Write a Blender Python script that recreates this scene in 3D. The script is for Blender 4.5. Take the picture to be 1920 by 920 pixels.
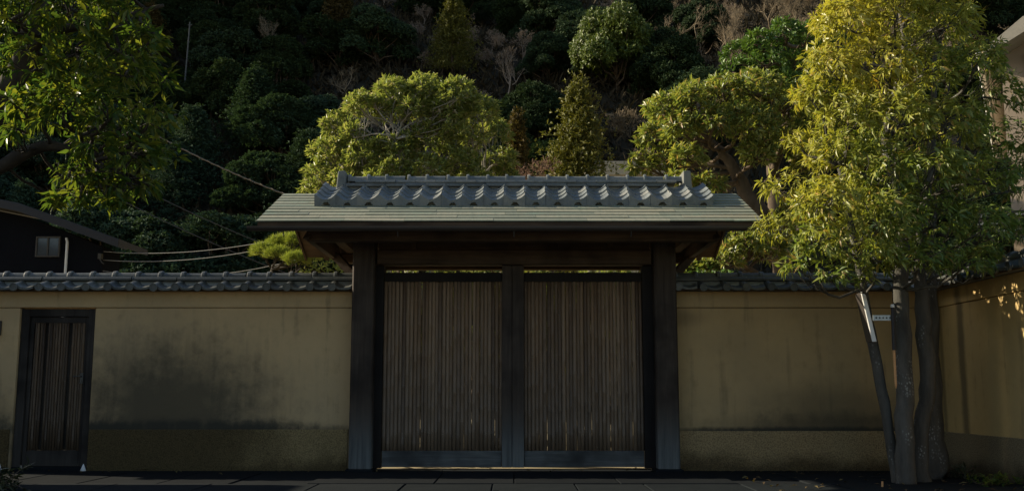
import bpy, math, random
import numpy as np
from mathutils import Vector, Matrix
R = math.radians
sc = bpy.context.scene
for o in list(bpy.data.objects): bpy.data.objects.remove(o)
col = sc.collection

# ---------------------------------------------------------------- camera, sky, sun, exposure
cam_d = bpy.data.cameras.new('camera'); cam = bpy.data.objects.new('camera', cam_d); col.objects.link(cam)
cam_d.sensor_width = 36.0; cam_d.lens = 36.0 * 1900 / 1920; cam_d.clip_start = 0.1; cam_d.clip_end = 2000
cam.location = (0, -11.2, 0.84); cam.rotation_euler = (R(90 + 8.2), 0, 0)
sc.camera = cam
SUN_EL, SUN_BACK = R(25), R(14)            # the sun stands to the left, a little behind the plane of the wall
to_sun = Vector((-math.cos(SUN_EL) * math.cos(SUN_BACK), math.cos(SUN_EL) * math.sin(SUN_BACK), math.sin(SUN_EL)))
world = bpy.data.worlds.new('World'); sc.world = world; world.use_nodes = True
wn = world.node_tree.nodes; wl = world.node_tree.links; wn.clear()
sky = wn.new('ShaderNodeTexSky'); sky.sky_type = 'NISHITA'; sky.sun_disc = False
sky.sun_elevation = SUN_EL; sky.sun_rotation = math.atan2(to_sun.x, to_sun.y)
bg = wn.new('ShaderNodeBackground'); bg.inputs['Strength'].default_value = 0.08
wo = wn.new('ShaderNodeOutputWorld'); wl.new(sky.outputs[0], bg.inputs[0]); wl.new(bg.outputs[0], wo.inputs[0])
sun_d = bpy.data.lights.new('sun', 'SUN'); sun_d.energy = 5.0; sun_d.angle = R(0.5); sun_d.color = (1.0, 0.87, 0.66)
sun = bpy.data.objects.new('sun', sun_d); col.objects.link(sun)
sun.rotation_euler = to_sun.to_track_quat('Z', 'Y').to_euler(); sun.location = (-20, 5, 20)
vs = sc.view_settings; vs.view_transform = 'Standard'; vs.look = 'None'; vs.exposure = 0.72; vs.gamma = 1.0; vs.use_curve_mapping = False
sc.render.engine = 'CYCLES'
sc.cycles.max_bounces = 6; sc.cycles.diffuse_bounces = 3; sc.cycles.transparent_max_bounces = 8; sc.cycles.use_denoising = True

# ---------------------------------------------------------------- helpers
class MB:
    def __init__(s): s.v = []; s.f = []
    def add(s, vs_, fs):
        n = len(s.v); s.v += [tuple(p) for p in vs_]; s.f += [tuple(i + n for i in f) for f in fs]; return s
    def box(s, x0, x1, y0, y1, z0, z1, c=0.0):
        """box; c > 0 chamfers the upright edges"""
        if c <= 0:
            return s.add([(x0,y0,z0),(x1,y0,z0),(x1,y1,z0),(x0,y1,z0),(x0,y0,z1),(x1,y0,z1),(x1,y1,z1),(x0,y1,z1)],
                         [(3,2,1,0),(4,5,6,7),(0,1,5,4),(1,2,6,5),(2,3,7,6),(3,0,4,7)])
        pts = [(x0+c,y0),(x1-c,y0),(x1,y0+c),(x1,y1-c),(x1-c,y1),(x0+c,y1),(x0,y1-c),(x0,y0+c)]
        return s.prism(pts, z0, z1)
    def prism(s, pts, z0, z1):
        n = len(pts)
        return s.add([(x,y,z0) for x,y in pts] + [(x,y,z1) for x,y in pts],
                     [tuple(range(n-1,-1,-1)), tuple(range(n,2*n))] + [(i,(i+1)%n,n+(i+1)%n,n+i) for i in range(n)])
    def bevelx(s, x0, x1, y0, y1, z0, z1, c):
        """box with its long x edges chamfered"""
        pts = [(y0+c,z0),(y1-c,z0),(y1,z0+c),(y1,z1-c),(y1-c,z1),(y0+c,z1),(y0,z1-c),(y0,z0+c)]
        return s.prismx(pts, x0, x1)
    def prismx(s, pts, x0, x1):
        n = len(pts)
        return s.add([(x0,y,z) for y,z in pts] + [(x1,y,z) for y,z in pts],
                     [tuple(range(n-1,-1,-1)), tuple(range(n,2*n))] + [(i,(i+1)%n,n+(i+1)%n,n+i) for i in range(n)])
    def prismy(s, pts, y0, y1):
        n = len(pts)
        return s.add([(x,y0,z) for x,z in pts] + [(x,y1,z) for x,z in pts],
                     [tuple(range(n)), tuple(range(2*n-1,n-1,-1))] + [(i,n+i,n+(i+1)%n,(i+1)%n) for i in range(n)])
    def tube(s, pts, rad, n=6, cap=True):
        pts = [Vector(p) for p in pts]; m = len(pts)
        if not hasattr(rad, '__len__'): rad = [rad] * m
        prev = None; vs_ = []
        for i, p in enumerate(pts):
            d = (pts[min(i+1,m-1)] - pts[max(i-1,0)])
            if d.length < 1e-9: d = Vector((0,0,1))
            d.normalize()
            if prev is None:
                u = d.orthogonal().normalized()
            else:
                u = prev - d * prev.dot(d)
                u = u.normalized() if u.length > 1e-6 else d.orthogonal().normalized()
            prev = u; w = d.cross(u)
            for k in range(n):
                a = 2*math.pi*k/n
                vs_.append(p + (u*math.cos(a) + w*math.sin(a)) * rad[i])
        fs = [(i*n+k, i*n+(k+1)%n, (i+1)*n+(k+1)%n, (i+1)*n+k) for i in range(m-1) for k in range(n)]
        if cap and n > 2: fs += [tuple(range(n-1,-1,-1)), tuple((m-1)*n+k for k in range(n))]
        return s.add(vs_, fs)
    def beam(s, a, b, w, h):
        """straight timber from a to b, w wide, h deep"""
        a = Vector(a); b = Vector(b); d = (b-a).normalized()
        u = d.cross(Vector((0,0,1)))
        u = u.normalized() if u.length > 1e-4 else Vector((1,0,0))
        q = u.cross(d).normalized()
        vs_ = [p + u*sx*w/2 + q*sz*h/2 for p in (a,b) for sx,sz in ((-1,-1),(1,-1),(1,1),(-1,1))]
        return s.add(vs_, [(3,2,1,0),(4,5,6,7),(0,1,5,4),(1,2,6,5),(2,3,7,6),(3,0,4,7)])
    def mesh(s, name, smooth=False):
        me = bpy.data.meshes.new(name); me.from_pydata(s.v, [], s.f); me.validate(); me.update()
        if smooth:
            me.polygons.foreach_set('use_smooth', [True]*len(me.polygons))
        return me
    def build(s, name, mat, parent=None, smooth=False):
        return ob(name, s.mesh(name, smooth), mat, parent)

def ob(name, me, mat=None, parent=None, loc=None, rot=None):
    if mat is not None and not me.materials: me.materials.append(mat)
    o = bpy.data.objects.new(name, me); col.objects.link(o); o.parent = parent
    if mat is not None and me.materials[0] != mat:
        o.material_slots[0].link = 'OBJECT'; o.material_slots[0].material = mat
    if loc is not None: o.location = loc
    if rot is not None: o.rotation_euler = rot
    return o
def tag(o, label, cat, group=None):
    o['label'] = label; o['category'] = cat
    if group: o['group'] = group
    return o
def thing(name, label, cat, loc=(0,0,0), group=None):
    o = bpy.data.objects.new(name, None); col.objects.link(o); o.location = loc; o.empty_display_size = 0.2
    return tag(o, label, cat, group)
def structure(o): o['kind'] = 'structure'; return o
def edge_bevel(o, w=0.006, seg=2):
    m = o.modifiers.new('edges', 'BEVEL'); m.width = w; m.segments = seg; m.limit_method = 'ANGLE'; m.angle_limit = R(40)

# ---------------------------------------------------------------- materials
class NT:
    def __init__(s, name):
        s.m = bpy.data.materials.new(name); s.m.use_nodes = True; s.t = s.m.node_tree; s.t.nodes.clear()
        s.out = s.t.nodes.new('ShaderNodeOutputMaterial')
    def n(s, kind, **kw):
        nd = s.t.nodes.new('ShaderNode' + kind)
        for k, v in kw.items():
            if hasattr(nd, k) and k not in nd.inputs: setattr(nd, k, v)
            else: s.set(nd, k.replace('_', ' ') if k not in nd.inputs else k, v)
        return nd
    def set(s, nd, key, v):
        i = nd.inputs[key]
        if isinstance(v, bpy.types.NodeSocket): s.t.links.new(v, i)
        elif isinstance(v, (tuple, list)) and len(v) == 3 and i.type == 'RGBA': i.default_value = (*v, 1)
        else: i.default_value = v
    def math(s, op, a, b=0.0, clamp=False):
        nd = s.t.nodes.new('ShaderNodeMath'); nd.operation = op; nd.use_clamp = clamp
        s.set(nd, 0, a); s.set(nd, 1, b); return nd.outputs[0]
    def mix(s, fac, a, b, mode='MIX'):
        nd = s.t.nodes.new('ShaderNodeMix'); nd.data_type = 'RGBA'; nd.blend_type = mode
        s.set(nd, 0, fac); s.set(nd, 6, a); s.set(nd, 7, b); return nd.outputs[2]
    def ramp(s, fac, stops):
        nd = s.t.nodes.new('ShaderNodeValToRGB'); e = nd.color_ramp.elements
        while len(e) < len(stops): e.new(0.5)
        for i, (p, c) in enumerate(stops):
            e[i].position = p; e[i].color = (*c, 1) if len(c) == 3 else c
        s.set(nd, 0, fac); return nd.outputs[0]
    def step(s, x, a, b):
        nd = s.t.nodes.new('ShaderNodeMapRange'); nd.interpolation_type = 'SMOOTHSTEP'
        s.set(nd, 0, x); nd.inputs[1].default_value = a; nd.inputs[2].default_value = b; return nd.outputs[0]
    def pos(s): return s.n('NewGeometry').outputs['Position']
    def obj(s): return s.n('TexCoord').outputs['Object']
    def xyz(s, v):
        nd = s.n('SeparateXYZ'); s.set(nd, 0, v); return nd.outputs
    def scaled(s, v, sx, sy, sz):
        nd = s.n('Mapping'); s.set(nd, 'Vector', v); nd.inputs['Scale'].default_value = (sx, sy, sz); return nd.outputs[0]
    def noise(s, v, scale, detail=4, rough=0.55, dist=0.0):
        nd = s.n('TexNoise'); s.set(nd, 'Vector', v); nd.inputs['Scale'].default_value = scale
        nd.inputs['Detail'].default_value = detail; nd.inputs['Roughness'].default_value = rough; nd.inputs['Distortion'].default_value = dist
        return nd.outputs[0]
    def bump(s, h, strength=0.3, dist=0.01):
        nd = s.n('Bump'); s.set(nd, 'Height', h); nd.inputs['Strength'].default_value = strength; nd.inputs['Distance'].default_value = dist
        return nd.outputs[0]
    def surface(s, color, rough=0.7, normal=None, spec=0.3, metal=0.0):
        p = s.n('BsdfPrincipled'); s.set(p, 'Base Color', color); s.set(p, 'Roughness', rough); s.set(p, 'Metallic', metal)
        s.set(p, 'Specular IOR Level', spec)
        if normal is not None: s.set(p, 'Normal', normal)
        s.t.links.new(p.outputs[0], s.out.inputs[0]); return s.m

def m_wood(name, axis, c0, c1, weather=0.0):
    t = NT(name); g = t.pos(); s = [28, 28, 28]; s['xyz'.index(axis)] = 1.6
    rnd = t.n('ObjectInfo').outputs['Random']
    nz = t.noise(t.scaled(g, *s), 1.0, 5, 0.6, 0.4)
    big = t.noise(g, 2.3, 3)
    c = t.ramp(nz, [(0.3, c0), (0.7, c1)])
    c = t.mix(t.step(big, 0.4, 0.75), c, (c0[0]*0.55, c0[1]*0.55, c0[2]*0.55))
    if weather > 0:           # rain-splashed, bleached foot of the timber
        z = t.xyz(g)[2]
        k = t.step(t.math('ADD', z, t.math('MULTIPLY', t.math('SUBTRACT', nz, 0.5), 0.5)), weather, 0.02)
        c = t.mix(k, c, t.ramp(nz, [(0.25, (0.06, 0.066, 0.066)), (0.75, (0.19, 0.205, 0.20))]))
    return t.surface(c, 0.75, t.bump(nz, 0.5, 0.004), 0.25)

def m_bamboo(name, dim=1.0):
    t = NT(name); g = t.pos(); oi = t.n('ObjectInfo').outputs['Random']
    nz = t.noise(t.scaled(g, 60, 60, 2.0), 1.0, 4)
    big = t.noise(g, 1.7, 3)
    c = t.ramp(oi, [(0.0, (0.10, 0.064, 0.040)), (0.25, (0.25, 0.162, 0.094)), (0.5, (0.15, 0.10, 0.062)), (0.75, (0.30, 0.205, 0.125)), (1.0, (0.19, 0.130, 0.085))])
    z = t.xyz(g)[2]
    c = t.mix(t.step(t.math('ADD', z, t.math('MULTIPLY', big, 0.7)), 2.0, 0.7), c, t.mix(0.6, c, (0.15, 0.118, 0.088)))
    c = t.mix(t.math('MULTIPLY', t.step(nz, 0.45, 0.8), 0.6), c, (0.05, 0.04, 0.03))
    fl = t.noise(g, 35, 2)
    c = t.mix(t.math('MULTIPLY', t.step(fl, 0.68, 0.75), 0.5), c, (0.30, 0.26, 0.18))
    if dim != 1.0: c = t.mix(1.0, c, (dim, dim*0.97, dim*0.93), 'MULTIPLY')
    return t.surface(c, 0.55, t.bump(nz, 0.25, 0.003), 0.35)

def m_plaster(name, stains_and_shade, base=(0.64, 0.46, 0.245), axis='x'):
    """ochre plaster; stains: (centre along wall, z, half width, half height, strength)"""
    t = NT(name); g = t.pos(); X = t.xyz(g); u = X[0] if axis == 'x' else X[1]; z = X[2]
    big = t.noise(g, 1.3, 4); mid = t.noise(g, 7, 5, 0.65); fine = t.noise(g, 140, 3)
    streak = t.noise(t.scaled(g, 9, 9, 0.7), 1.0, 5, 0.6)
    c = t.mix(t.step(big, 0.35, 0.7), base, (base[0]*0.86, base[1]*0.88, base[2]*0.92))
    c = t.mix(t.math('MULTIPLY', t.step(mid, 0.45, 0.75), 0.25), c, (base[0]*0.7, base[1]*0.68, base[2]*0.62))
    for (cx, cz, hx, hz, k) in stains_and_shade:
        dx = t.math('DIVIDE', t.math('SUBTRACT', u, cx), hx); dz = t.math('DIVIDE', t.math('SUBTRACT', z, cz), hz)
        d = t.math('SQRT', t.math('ADD', t.math('MULTIPLY', dx, dx), t.math('MULTIPLY', dz, dz)))
        w = t.math('ADD', t.math('MULTIPLY', t.math('SUBTRACT', mid, 0.5), 0.8), t.math('MULTIPLY', t.math('SUBTRACT', streak, 0.5), 0.45))
        f = t.math('MULTIPLY', t.math('MULTIPLY', t.step(t.math('ADD', d, w), 1.2, 0.25), k), t.math('ADD', 0.62, t.math('MULTIPLY', fine, 0.62)), True)
        c = t.mix(f, c, (0.062, 0.058, 0.044))
    f = t.math('MULTIPLY', t.step(t.math('ADD', streak, t.math('MULTIPLY', mid, 0.3)), 0.68, 0.9), 0.35)
    c = t.mix(f, c, (0.12, 0.10, 0.065))
    return t.surface(c, 0.92, t.bump(t.math('ADD', mid, t.math('MULTIPLY', fine, 0.6)), 0.35, 0.006), 0.1)

def m_tile(name, a, b, c_, rough=0.5):
    t = NT(name); g = t.pos(); oi = t.n('ObjectInfo').outputs['Random']
    n1 = t.noise(g, 9, 5, 0.65); n2 = t.noise(g, 55, 3)
    c = t.ramp(oi, [(0.0, a), (0.55, b), (1.0, c_)])
    c = t.mix(t.math('MULTIPLY', t.step(n1, 0.42, 0.7), 0.6), c, (a[0]*0.6, a[1]*0.62, a[2]*0.6))
    c = t.mix(t.math('MULTIPLY', t.step(n2, 0.6, 0.75), 0.45), c, (0.30, 0.30, 0.25))
    return t.surface(c, rough, t.bump(t.math('ADD', n1, n2), 0.25, 0.004), 0.4)

def m_copper(name):
    t = NT(name); g = t.pos(); oi = t.n('ObjectInfo').outputs['Random']
    n1 = t.noise(t.scaled(g, 2.2, 7, 7), 1.0, 6, 0.7); n2 = t.noise(g, 26, 4, 0.7); n3 = t.noise(t.scaled(g, 0.8, 3, 3), 1.0, 3)
    c = t.ramp(oi, [(0.0, (0.19, 0.21, 0.16)), (0.5, (0.265, 0.28, 0.21)), (1.0, (0.31, 0.30, 0.22))])
    c = t.mix(t.math('MULTIPLY', t.step(n1, 0.54, 0.74), 0.8), c, (0.18, 0.31, 0.24))
    c = t.mix(t.math('MULTIPLY', t.step(n3, 0.58, 0.72), 0.5), c, (0.27, 0.21, 0.13))
    c = t.mix(t.math('MULTIPLY', t.step(n2, 0.5, 0.72), 0.6), c, (0.12, 0.15, 0.115))
    n4 = t.noise(t.scaled(g, 30, 2.5, 2.5), 1.0, 4, 0.7)
    c = t.mix(t.math('MULTIPLY', t.step(n4, 0.45, 0.75), 0.45), c, (0.14, 0.17, 0.13))
    return t.surface(c, 0.62, t.bump(n2, 0.3, 0.003), 0.35)

def m_stone(name, a, b, scale=5, rough=0.85, spots=(0.05, 0.05, 0.05), spec=0.25):
    t = NT(name); g = t.pos(); oi = t.n('ObjectInfo').outputs['Random']
    n1 = t.noise(g, scale, 6, 0.65); n2 = t.noise(g, scale*14, 3)
    c = t.mix(t.math('MULTIPLY', t.math('ADD', t.step(n1, 0.3, 0.75), oi), 0.5), a, b)
    c = t.mix(t.math('MULTIPLY', t.step(n2, 0.55, 0.8), 0.5), c, spots)
    return t.surface(c, rough, t.bump(t.math('ADD', n1, t.math('MULTIPLY', n2, 0.5)), 0.4, 0.008), spec)

def m_plinth(name, base, axis, x_dark0, x_dark1):
    """sand-finished plinth with algae rising from the ground on its damp stretch"""
    t = NT(name); g = t.pos(); X = t.xyz(g); u = X[0] if axis == 'x' else X[1]; z = X[2]
    gr = t.n('TexVoronoi'); t.set(gr, 'Vector', g); gr.inputs['Scale'].default_value = 95
    gv = gr.outputs['Distance']; n1 = t.noise(g, 3.2, 5, 0.65); fine = t.noise(g, 80, 3)
    c = t.mix(t.step(fine, 0.35, 0.7), base, (base[0]*0.5, base[1]*0.5, base[2]*0.52))
    dark = t.step(t.math('ADD', u, t.math('MULTIPLY', t.math('SUBTRACT', n1, 0.5), 1.6)), x_dark1, x_dark0)
    low = t.step(t.math('ADD', z, t.math('MULTIPLY', t.math('SUBTRACT', n1, 0.5), 0.35)), 0.24, 0.0)
    k = t.math('MAXIMUM', dark, low)
    c = t.mix(t.math('MULTIPLY', k, 0.96), c, t.mix(1.0, c, (0.30, 0.295, 0.29), 'MULTIPLY'))
    return t.surface(c, 0.95, t.bump(t.math('ADD', gv, fine), 0.7, 0.01), 0.1)

def m_leaf(name, ramp, trans=0.35, rough=0.42, old=None, spec=0.35):
    """leaf colour by leaf (random per island), optional second colour by a per-leaf growth attribute"""
    t = NT(name); r = t.n('NewGeometry').outputs['Random Per Island']; oi = t.n('ObjectInfo').outputs['Random']
    c = t.ramp(r, ramp)
    if old is not None:
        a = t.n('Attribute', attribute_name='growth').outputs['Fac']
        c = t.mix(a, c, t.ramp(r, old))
    hs = t.n('HueSaturation'); t.set(hs, 'Color', c); t.set(hs, 'Value', t.math('ADD', 0.85, t.math('MULTIPLY', oi, 0.3)))
    c = hs.outputs[0]
    p = t.n('BsdfPrincipled'); t.set(p, 'Base Color', c); t.set(p, 'Roughness', rough); t.set(p, 'Specular IOR Level', spec)
    tr = t.n('BsdfTranslucent'); t.set(tr, 'Color', t.mix(1.0, c, (1.0, 1.0, 0.45), 'MULTIPLY'))
    mx = t.n('MixShader'); mx.inputs[0].default_value = trans
    t.t.links.new(p.outputs[0], mx.inputs[1]); t.t.links.new(tr.outputs[0], mx.inputs[2]); t.t.links.new(mx.outputs[0], t.out.inputs[0])
    return t.m

def m_bark(name, a, b, lichen=0.0, scale=9):
    t = NT(name); g = t.pos()
    n1 = t.noise(t.scaled(g, scale, scale, scale*0.25), 1.0, 5, 0.65); n2 = t.noise(g, scale*7, 3)
    c = t.ramp(n1, [(0.3, a), (0.72, b)])
    if lichen > 0:
        v = t.n('TexVoronoi'); t.set(v, 'Vector', t.scaled(g, 1, 1, 0.7)); v.inputs['Scale'].default_value = 48
        patch = t.step(t.noise(t.scaled(g, 1, 1, 0.4), 7, 3), 0.52, 0.66)
        sp = t.math('MULTIPLY', t.step(t.math('ADD', v.outputs['Distance'], t.math('MULTIPLY', t.math('SUBTRACT', n2, 0.5), 0.3)), 0.5, 0.1), patch)
        c = t.mix(t.math('MULTIPLY', sp, lichen), c, (0.42, 0.45, 0.41))
    return t.surface(c, 0.9, t.bump(t.math('ADD', n1, t.math('MULTIPLY', n2, 0.4)), 0.7, 0.012), 0.15)

def m_plain(name, c, rough=0.6, spec=0.3, metal=0.0, var=0.25, scale=12):
    t = NT(name); n1 = t.noise(t.pos(), scale, 5, 0.6)
    cc = t.mix(t.math('MULTIPLY', t.step(n1, 0.35, 0.75), var), c, (c[0]*0.45, c[1]*0.45, c[2]*0.45))
    return t.surface(cc, rough, t.bump(n1, 0.15, 0.004), spec, metal)

M = {}
M['wood_v'] = m_wood('weathered_timber_upright', 'z', (0.040, 0.030, 0.023), (0.085, 0.066, 0.051), 0.75)
M['wood_x'] = m_wood('dark_timber_level', 'x', (0.052, 0.034, 0.022), (0.11, 0.073, 0.046))
M['wood_y'] = m_wood('dark_timber_crosswise', 'y', (0.044, 0.029, 0.019), (0.09, 0.060, 0.039))
M['rail'] = m_wood('weathered_bottom_rail', 'x', (0.065, 0.068, 0.068), (0.16, 0.17, 0.165))
M['black_wood'] = m_wood('near_black_timber', 'z', (0.012, 0.010, 0.009), (0.022, 0.018, 0.015))  # near-black timber for jambs, rear posts, head boards and meeting strip
M['bamboo'] = m_bamboo('aged_bamboo')
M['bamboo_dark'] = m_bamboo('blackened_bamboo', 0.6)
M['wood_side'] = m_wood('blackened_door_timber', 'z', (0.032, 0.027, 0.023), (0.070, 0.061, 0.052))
M['plaster_l'] = m_plaster('ochre_plaster_stained', [(-3.75, 0.62, 1.5, 1.02, 0.92), (-3.75, 0.44, 1.85, 0.10, 1.35), (-3.7, 0.42, 2.0, 0.16, 0.7), (-2.0, 0.42, 0.6, 0.06, 0.5), (-6.0, 0.2, 0.9, 0.75, 1.0)])  # algae stains; last entry darkens the wall foot beyond the side door
M['plaster_r'] = m_plaster('ochre_plaster_clean', [(3.3, 0.42, 2.2, 0.05, 1.1), (3.6, 0.46, 1.6, 0.20, 0.7), (3.55, 0.66, 1.0, 0.34, 0.5), (1.85, 1.65, 0.35, 0.12, 0.35)], (0.52, 0.375, 0.19))
M['plaster_s'] = m_plaster('ochre_plaster_side', [(-0.45, 1.0, 0.10, 2.4, 0.75), (0.05, 1.0, 0.06, 2.4, 0.6)], (0.56, 0.40, 0.17), 'y')  # two upright bands paint the corner shadow into the plaster colour
M['plinth_l'] = m_plinth('sanded_plinth_damp', (0.40, 0.30, 0.145), 'x', -3.3, -1.65)
M['plinth_r'] = m_plinth('sanded_plinth', (0.46, 0.34, 0.175), 'x', -9.0, -8.0)
M['plinth_s'] = m_plinth('sanded_plinth_side', (0.30, 0.24, 0.14), 'y', -9.0, -8.0)
M['tile'] = m_tile('smoked_clay_tile', (0.1265, 0.1457, 0.1498), (0.1705, 0.1880, 0.1822), (0.2200, 0.2218, 0.1974))
M['tile_wall'] = m_tile('smoked_clay_coping', (0.0638, 0.0722, 0.0718), (0.0892, 0.0968, 0.0920), (0.1275, 0.1312, 0.1170), 0.42)
M['copper'] = m_copper('verdigris_copper')
M['mortar'] = m_stone('grey_mortar', (0.22, 0.23, 0.21), (0.30, 0.30, 0.27), 9)
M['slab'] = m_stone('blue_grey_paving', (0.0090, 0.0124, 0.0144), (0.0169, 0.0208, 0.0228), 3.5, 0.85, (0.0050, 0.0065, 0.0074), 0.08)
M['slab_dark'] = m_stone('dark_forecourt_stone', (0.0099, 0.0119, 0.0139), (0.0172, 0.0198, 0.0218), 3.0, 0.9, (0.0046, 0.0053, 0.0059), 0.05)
M['granite'] = m_stone('grey_granite', (0.16, 0.17, 0.17), (0.24, 0.25, 0.24), 8)
M['asphalt'] = m_stone('asphalt', (0.04, 0.04, 0.042), (0.06, 0.06, 0.06), 30)
M['earth'] = m_stone('sandy_earth', (0.30, 0.25, 0.15), (0.38, 0.32, 0.20), 4, 0.95, (0.16, 0.13, 0.08))
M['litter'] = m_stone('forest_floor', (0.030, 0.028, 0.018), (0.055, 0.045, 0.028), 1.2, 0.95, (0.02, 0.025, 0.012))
M['metal_dark'] = m_plain('dark_painted_metal', (0.05, 0.042, 0.036), 0.45, 0.5)
M['metal_grey'] = m_plain('galvanised_steel', (0.42, 0.46, 0.46), 0.4, 0.5, 0.4, 0.2, 40)
M['white'] = m_plain('white_paint', (0.72, 0.72, 0.68), 0.5, 0.3, 0, 0.15)
M['pole_grey'] = m_plain('weathered_grey_pole', (0.1100, 0.1150, 0.1100), 0.8, 0.2, 0, 0.3, 20)
M['salt'] = m_plain('salt', (0.8, 0.8, 0.78), 0.9, 0.2, 0, 0.05, 200)
M['siding'] = m_plain('charcoal_siding', (0.0079, 0.0088, 0.0114), 0.85, 0.05, 0, 0.3, 3)
M['fascia'] = m_plain('brown_fascia', (0.0220, 0.0188, 0.0168), 0.5, 0.4, 0, 0.25)
M['soffit'] = m_plain('grey_soffit', (0.0680, 0.0640, 0.0560), 0.7, 0.2, 0, 0.2)
M['roof_dark'] = m_plain('dark_roof_metal', (0.035, 0.033, 0.032), 0.5, 0.4, 0, 0.25)
M['handle'] = m_plain('tarnished_brass', (0.10, 0.10, 0.095), 0.4, 0.5, 0.5, 0.2, 40)
M['roof_metal'] = m_plain('beige_roof_metal', (0.34, 0.31, 0.25), 0.5, 0.4, 0, 0.25)
M['render_wall'] = m_plain('peach_render', (0.3472, 0.2815, 0.2137), 0.9, 0.1, 0, 0.2, 4)
M['concrete'] = m_stone('pale_concrete', (0.34, 0.30, 0.22), (0.45, 0.40, 0.29), 3)
M['cable'] = m_plain('pale_cable', (0.2520, 0.2460, 0.2220), 0.6, 0.3, 0, 0.2)
M['cable_dark'] = m_plain('dark_cable', (0.07, 0.065, 0.06), 0.6, 0.3, 0, 0.2)
M['rope'] = m_plain('brown_sheathed_cable', (0.20, 0.165, 0.125), 0.8, 0.2, 0, 0.5, 60)
M['tan_pole'] = m_plain('orange_tan_wood', (0.55, 0.30, 0.13), 0.6, 0.3, 0, 0.2, 30)
M['black_sleeve'] = m_plain('black_rubber', (0.015, 0.015, 0.018), 0.5, 0.4, 0, 0.1)
g_ = NT('window_glass')
M['glass'] = g_.surface((0.05, 0.06, 0.065), 0.08, None, 0.7)
g_ = NT('pale_pane_reflection')
M['pane_reflection'] = g_.surface((0.45, 0.47, 0.46), 0.9, None, 0.1)
M['bark'] = m_bark('grey_bark_lichen', (0.0470, 0.0450, 0.0387), (0.1151, 0.1099, 0.0941), 0.5)
M['bark_dark'] = m_bark('dark_bark', (0.030, 0.026, 0.021), (0.07, 0.06, 0.048), 0.25)
M['bark_pale'] = m_bark('pale_grey_bark', (0.17, 0.155, 0.125), (0.34, 0.31, 0.25), 0.0, 14)
M['bark_brown'] = m_bark('brown_bark', (0.07, 0.052, 0.036), (0.15, 0.115, 0.082), 0.0)
M['twig_grey'] = m_bark('grey_twigs', (0.1921, 0.1531, 0.1184), (0.3503, 0.2807, 0.2141), 0.0, 5)
M['twig_tan'] = m_bark('tan_twigs', (0.1760, 0.1368, 0.0875), (0.2880, 0.2280, 0.1470), 0.0, 5)
M['twig_red'] = m_bark('reddish_twigs', (0.16, 0.095, 0.06), (0.28, 0.18, 0.12), 0.0, 8)
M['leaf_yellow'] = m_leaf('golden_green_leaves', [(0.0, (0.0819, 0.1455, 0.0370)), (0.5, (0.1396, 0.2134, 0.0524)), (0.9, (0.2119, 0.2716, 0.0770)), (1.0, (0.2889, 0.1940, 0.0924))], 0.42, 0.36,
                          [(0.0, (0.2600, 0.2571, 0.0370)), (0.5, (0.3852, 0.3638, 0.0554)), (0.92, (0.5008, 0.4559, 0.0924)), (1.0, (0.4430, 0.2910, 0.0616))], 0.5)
M['leaf_left'] = m_leaf('deep_green_leaves', [(0.0, (0.0594, 0.1197, 0.0281)), (0.5, (0.1122, 0.1764, 0.0343)), (1.0, (0.2640, 0.2772, 0.0390))], 0.5, 0.38)
M['leaf_round'] = m_leaf('bright_green_leaves', [(0.0, (0.1445, 0.1922, 0.0639)), (0.5, (0.2506, 0.2979, 0.0875)), (0.85, (0.3662, 0.3845, 0.1368)), (1.0, (0.4048, 0.3461, 0.2552))], 0.42, 0.36, None, 0.38)
M['leaf_right'] = m_leaf('olive_green_leaves', [(0.0, (0.1209, 0.1762, 0.0568)), (0.5, (0.2528, 0.2973, 0.0810)), (0.9, (0.3846, 0.3854, 0.1011)), (1.0, (0.4395, 0.2754, 0.1620))], 0.42, 0.36, None, 0.38)
M['leaf_green'] = m_leaf('mid_green_leaves', [(0.0, (0.054, 0.121, 0.030)), (1.0, (0.135, 0.216, 0.047))], 0.25, 0.42)
M['leaf_pine'] = m_leaf('pine_needles', [(0.0, (0.2145, 0.2789, 0.0546)), (1.0, (0.4290, 0.4719, 0.1092))], 0.3, 0.5)
M['leaf_conifer'] = m_leaf('olive_conifer', [(0.0, (0.0786, 0.0907, 0.0192)), (1.0, (0.1693, 0.1572, 0.0343))], 0.2, 0.6)
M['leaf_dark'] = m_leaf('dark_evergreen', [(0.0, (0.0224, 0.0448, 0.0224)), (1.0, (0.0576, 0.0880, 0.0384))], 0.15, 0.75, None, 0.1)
M['leaf_blue'] = m_leaf('dull_bamboo_green', [(0.0, (0.0288, 0.0575, 0.0348)), (1.0, (0.0594, 0.0973, 0.0563))], 0.2, 0.8, None, 0.1)
M['leaf_brown'] = m_leaf('rusty_conifer', [(0.0, (0.0585, 0.0468, 0.0156)), (1.0, (0.1300, 0.0936, 0.0286))], 0.2, 0.6, None, 0.2)
M['leaf_hill'] = m_leaf('hill_broadleaf', [(0.0, (0.0638, 0.1029, 0.0210)), (1.0, (0.1573, 0.1985, 0.0330))], 0.25, 0.45)
M['leaf_plant'] = m_leaf('dusty_green_plant', [(0.0, (0.035, 0.049, 0.021)), (1.0, (0.091, 0.098, 0.049))], 0.2, 0.5)
M['leaf_litter'] = m_leaf('dry_leaf_litter', [(0.0, (0.07, 0.045, 0.02)), (0.7, (0.14, 0.095, 0.04)), (1.0, (0.18, 0.15, 0.05))], 0.15, 0.7)
M['brush'] = m_leaf('dry_brush', [(0.0, (0.030, 0.027, 0.018)), (0.6, (0.055, 0.045, 0.03)), (1.0, (0.08, 0.065, 0.04))], 0.1, 0.9, None, 0.1)

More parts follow.
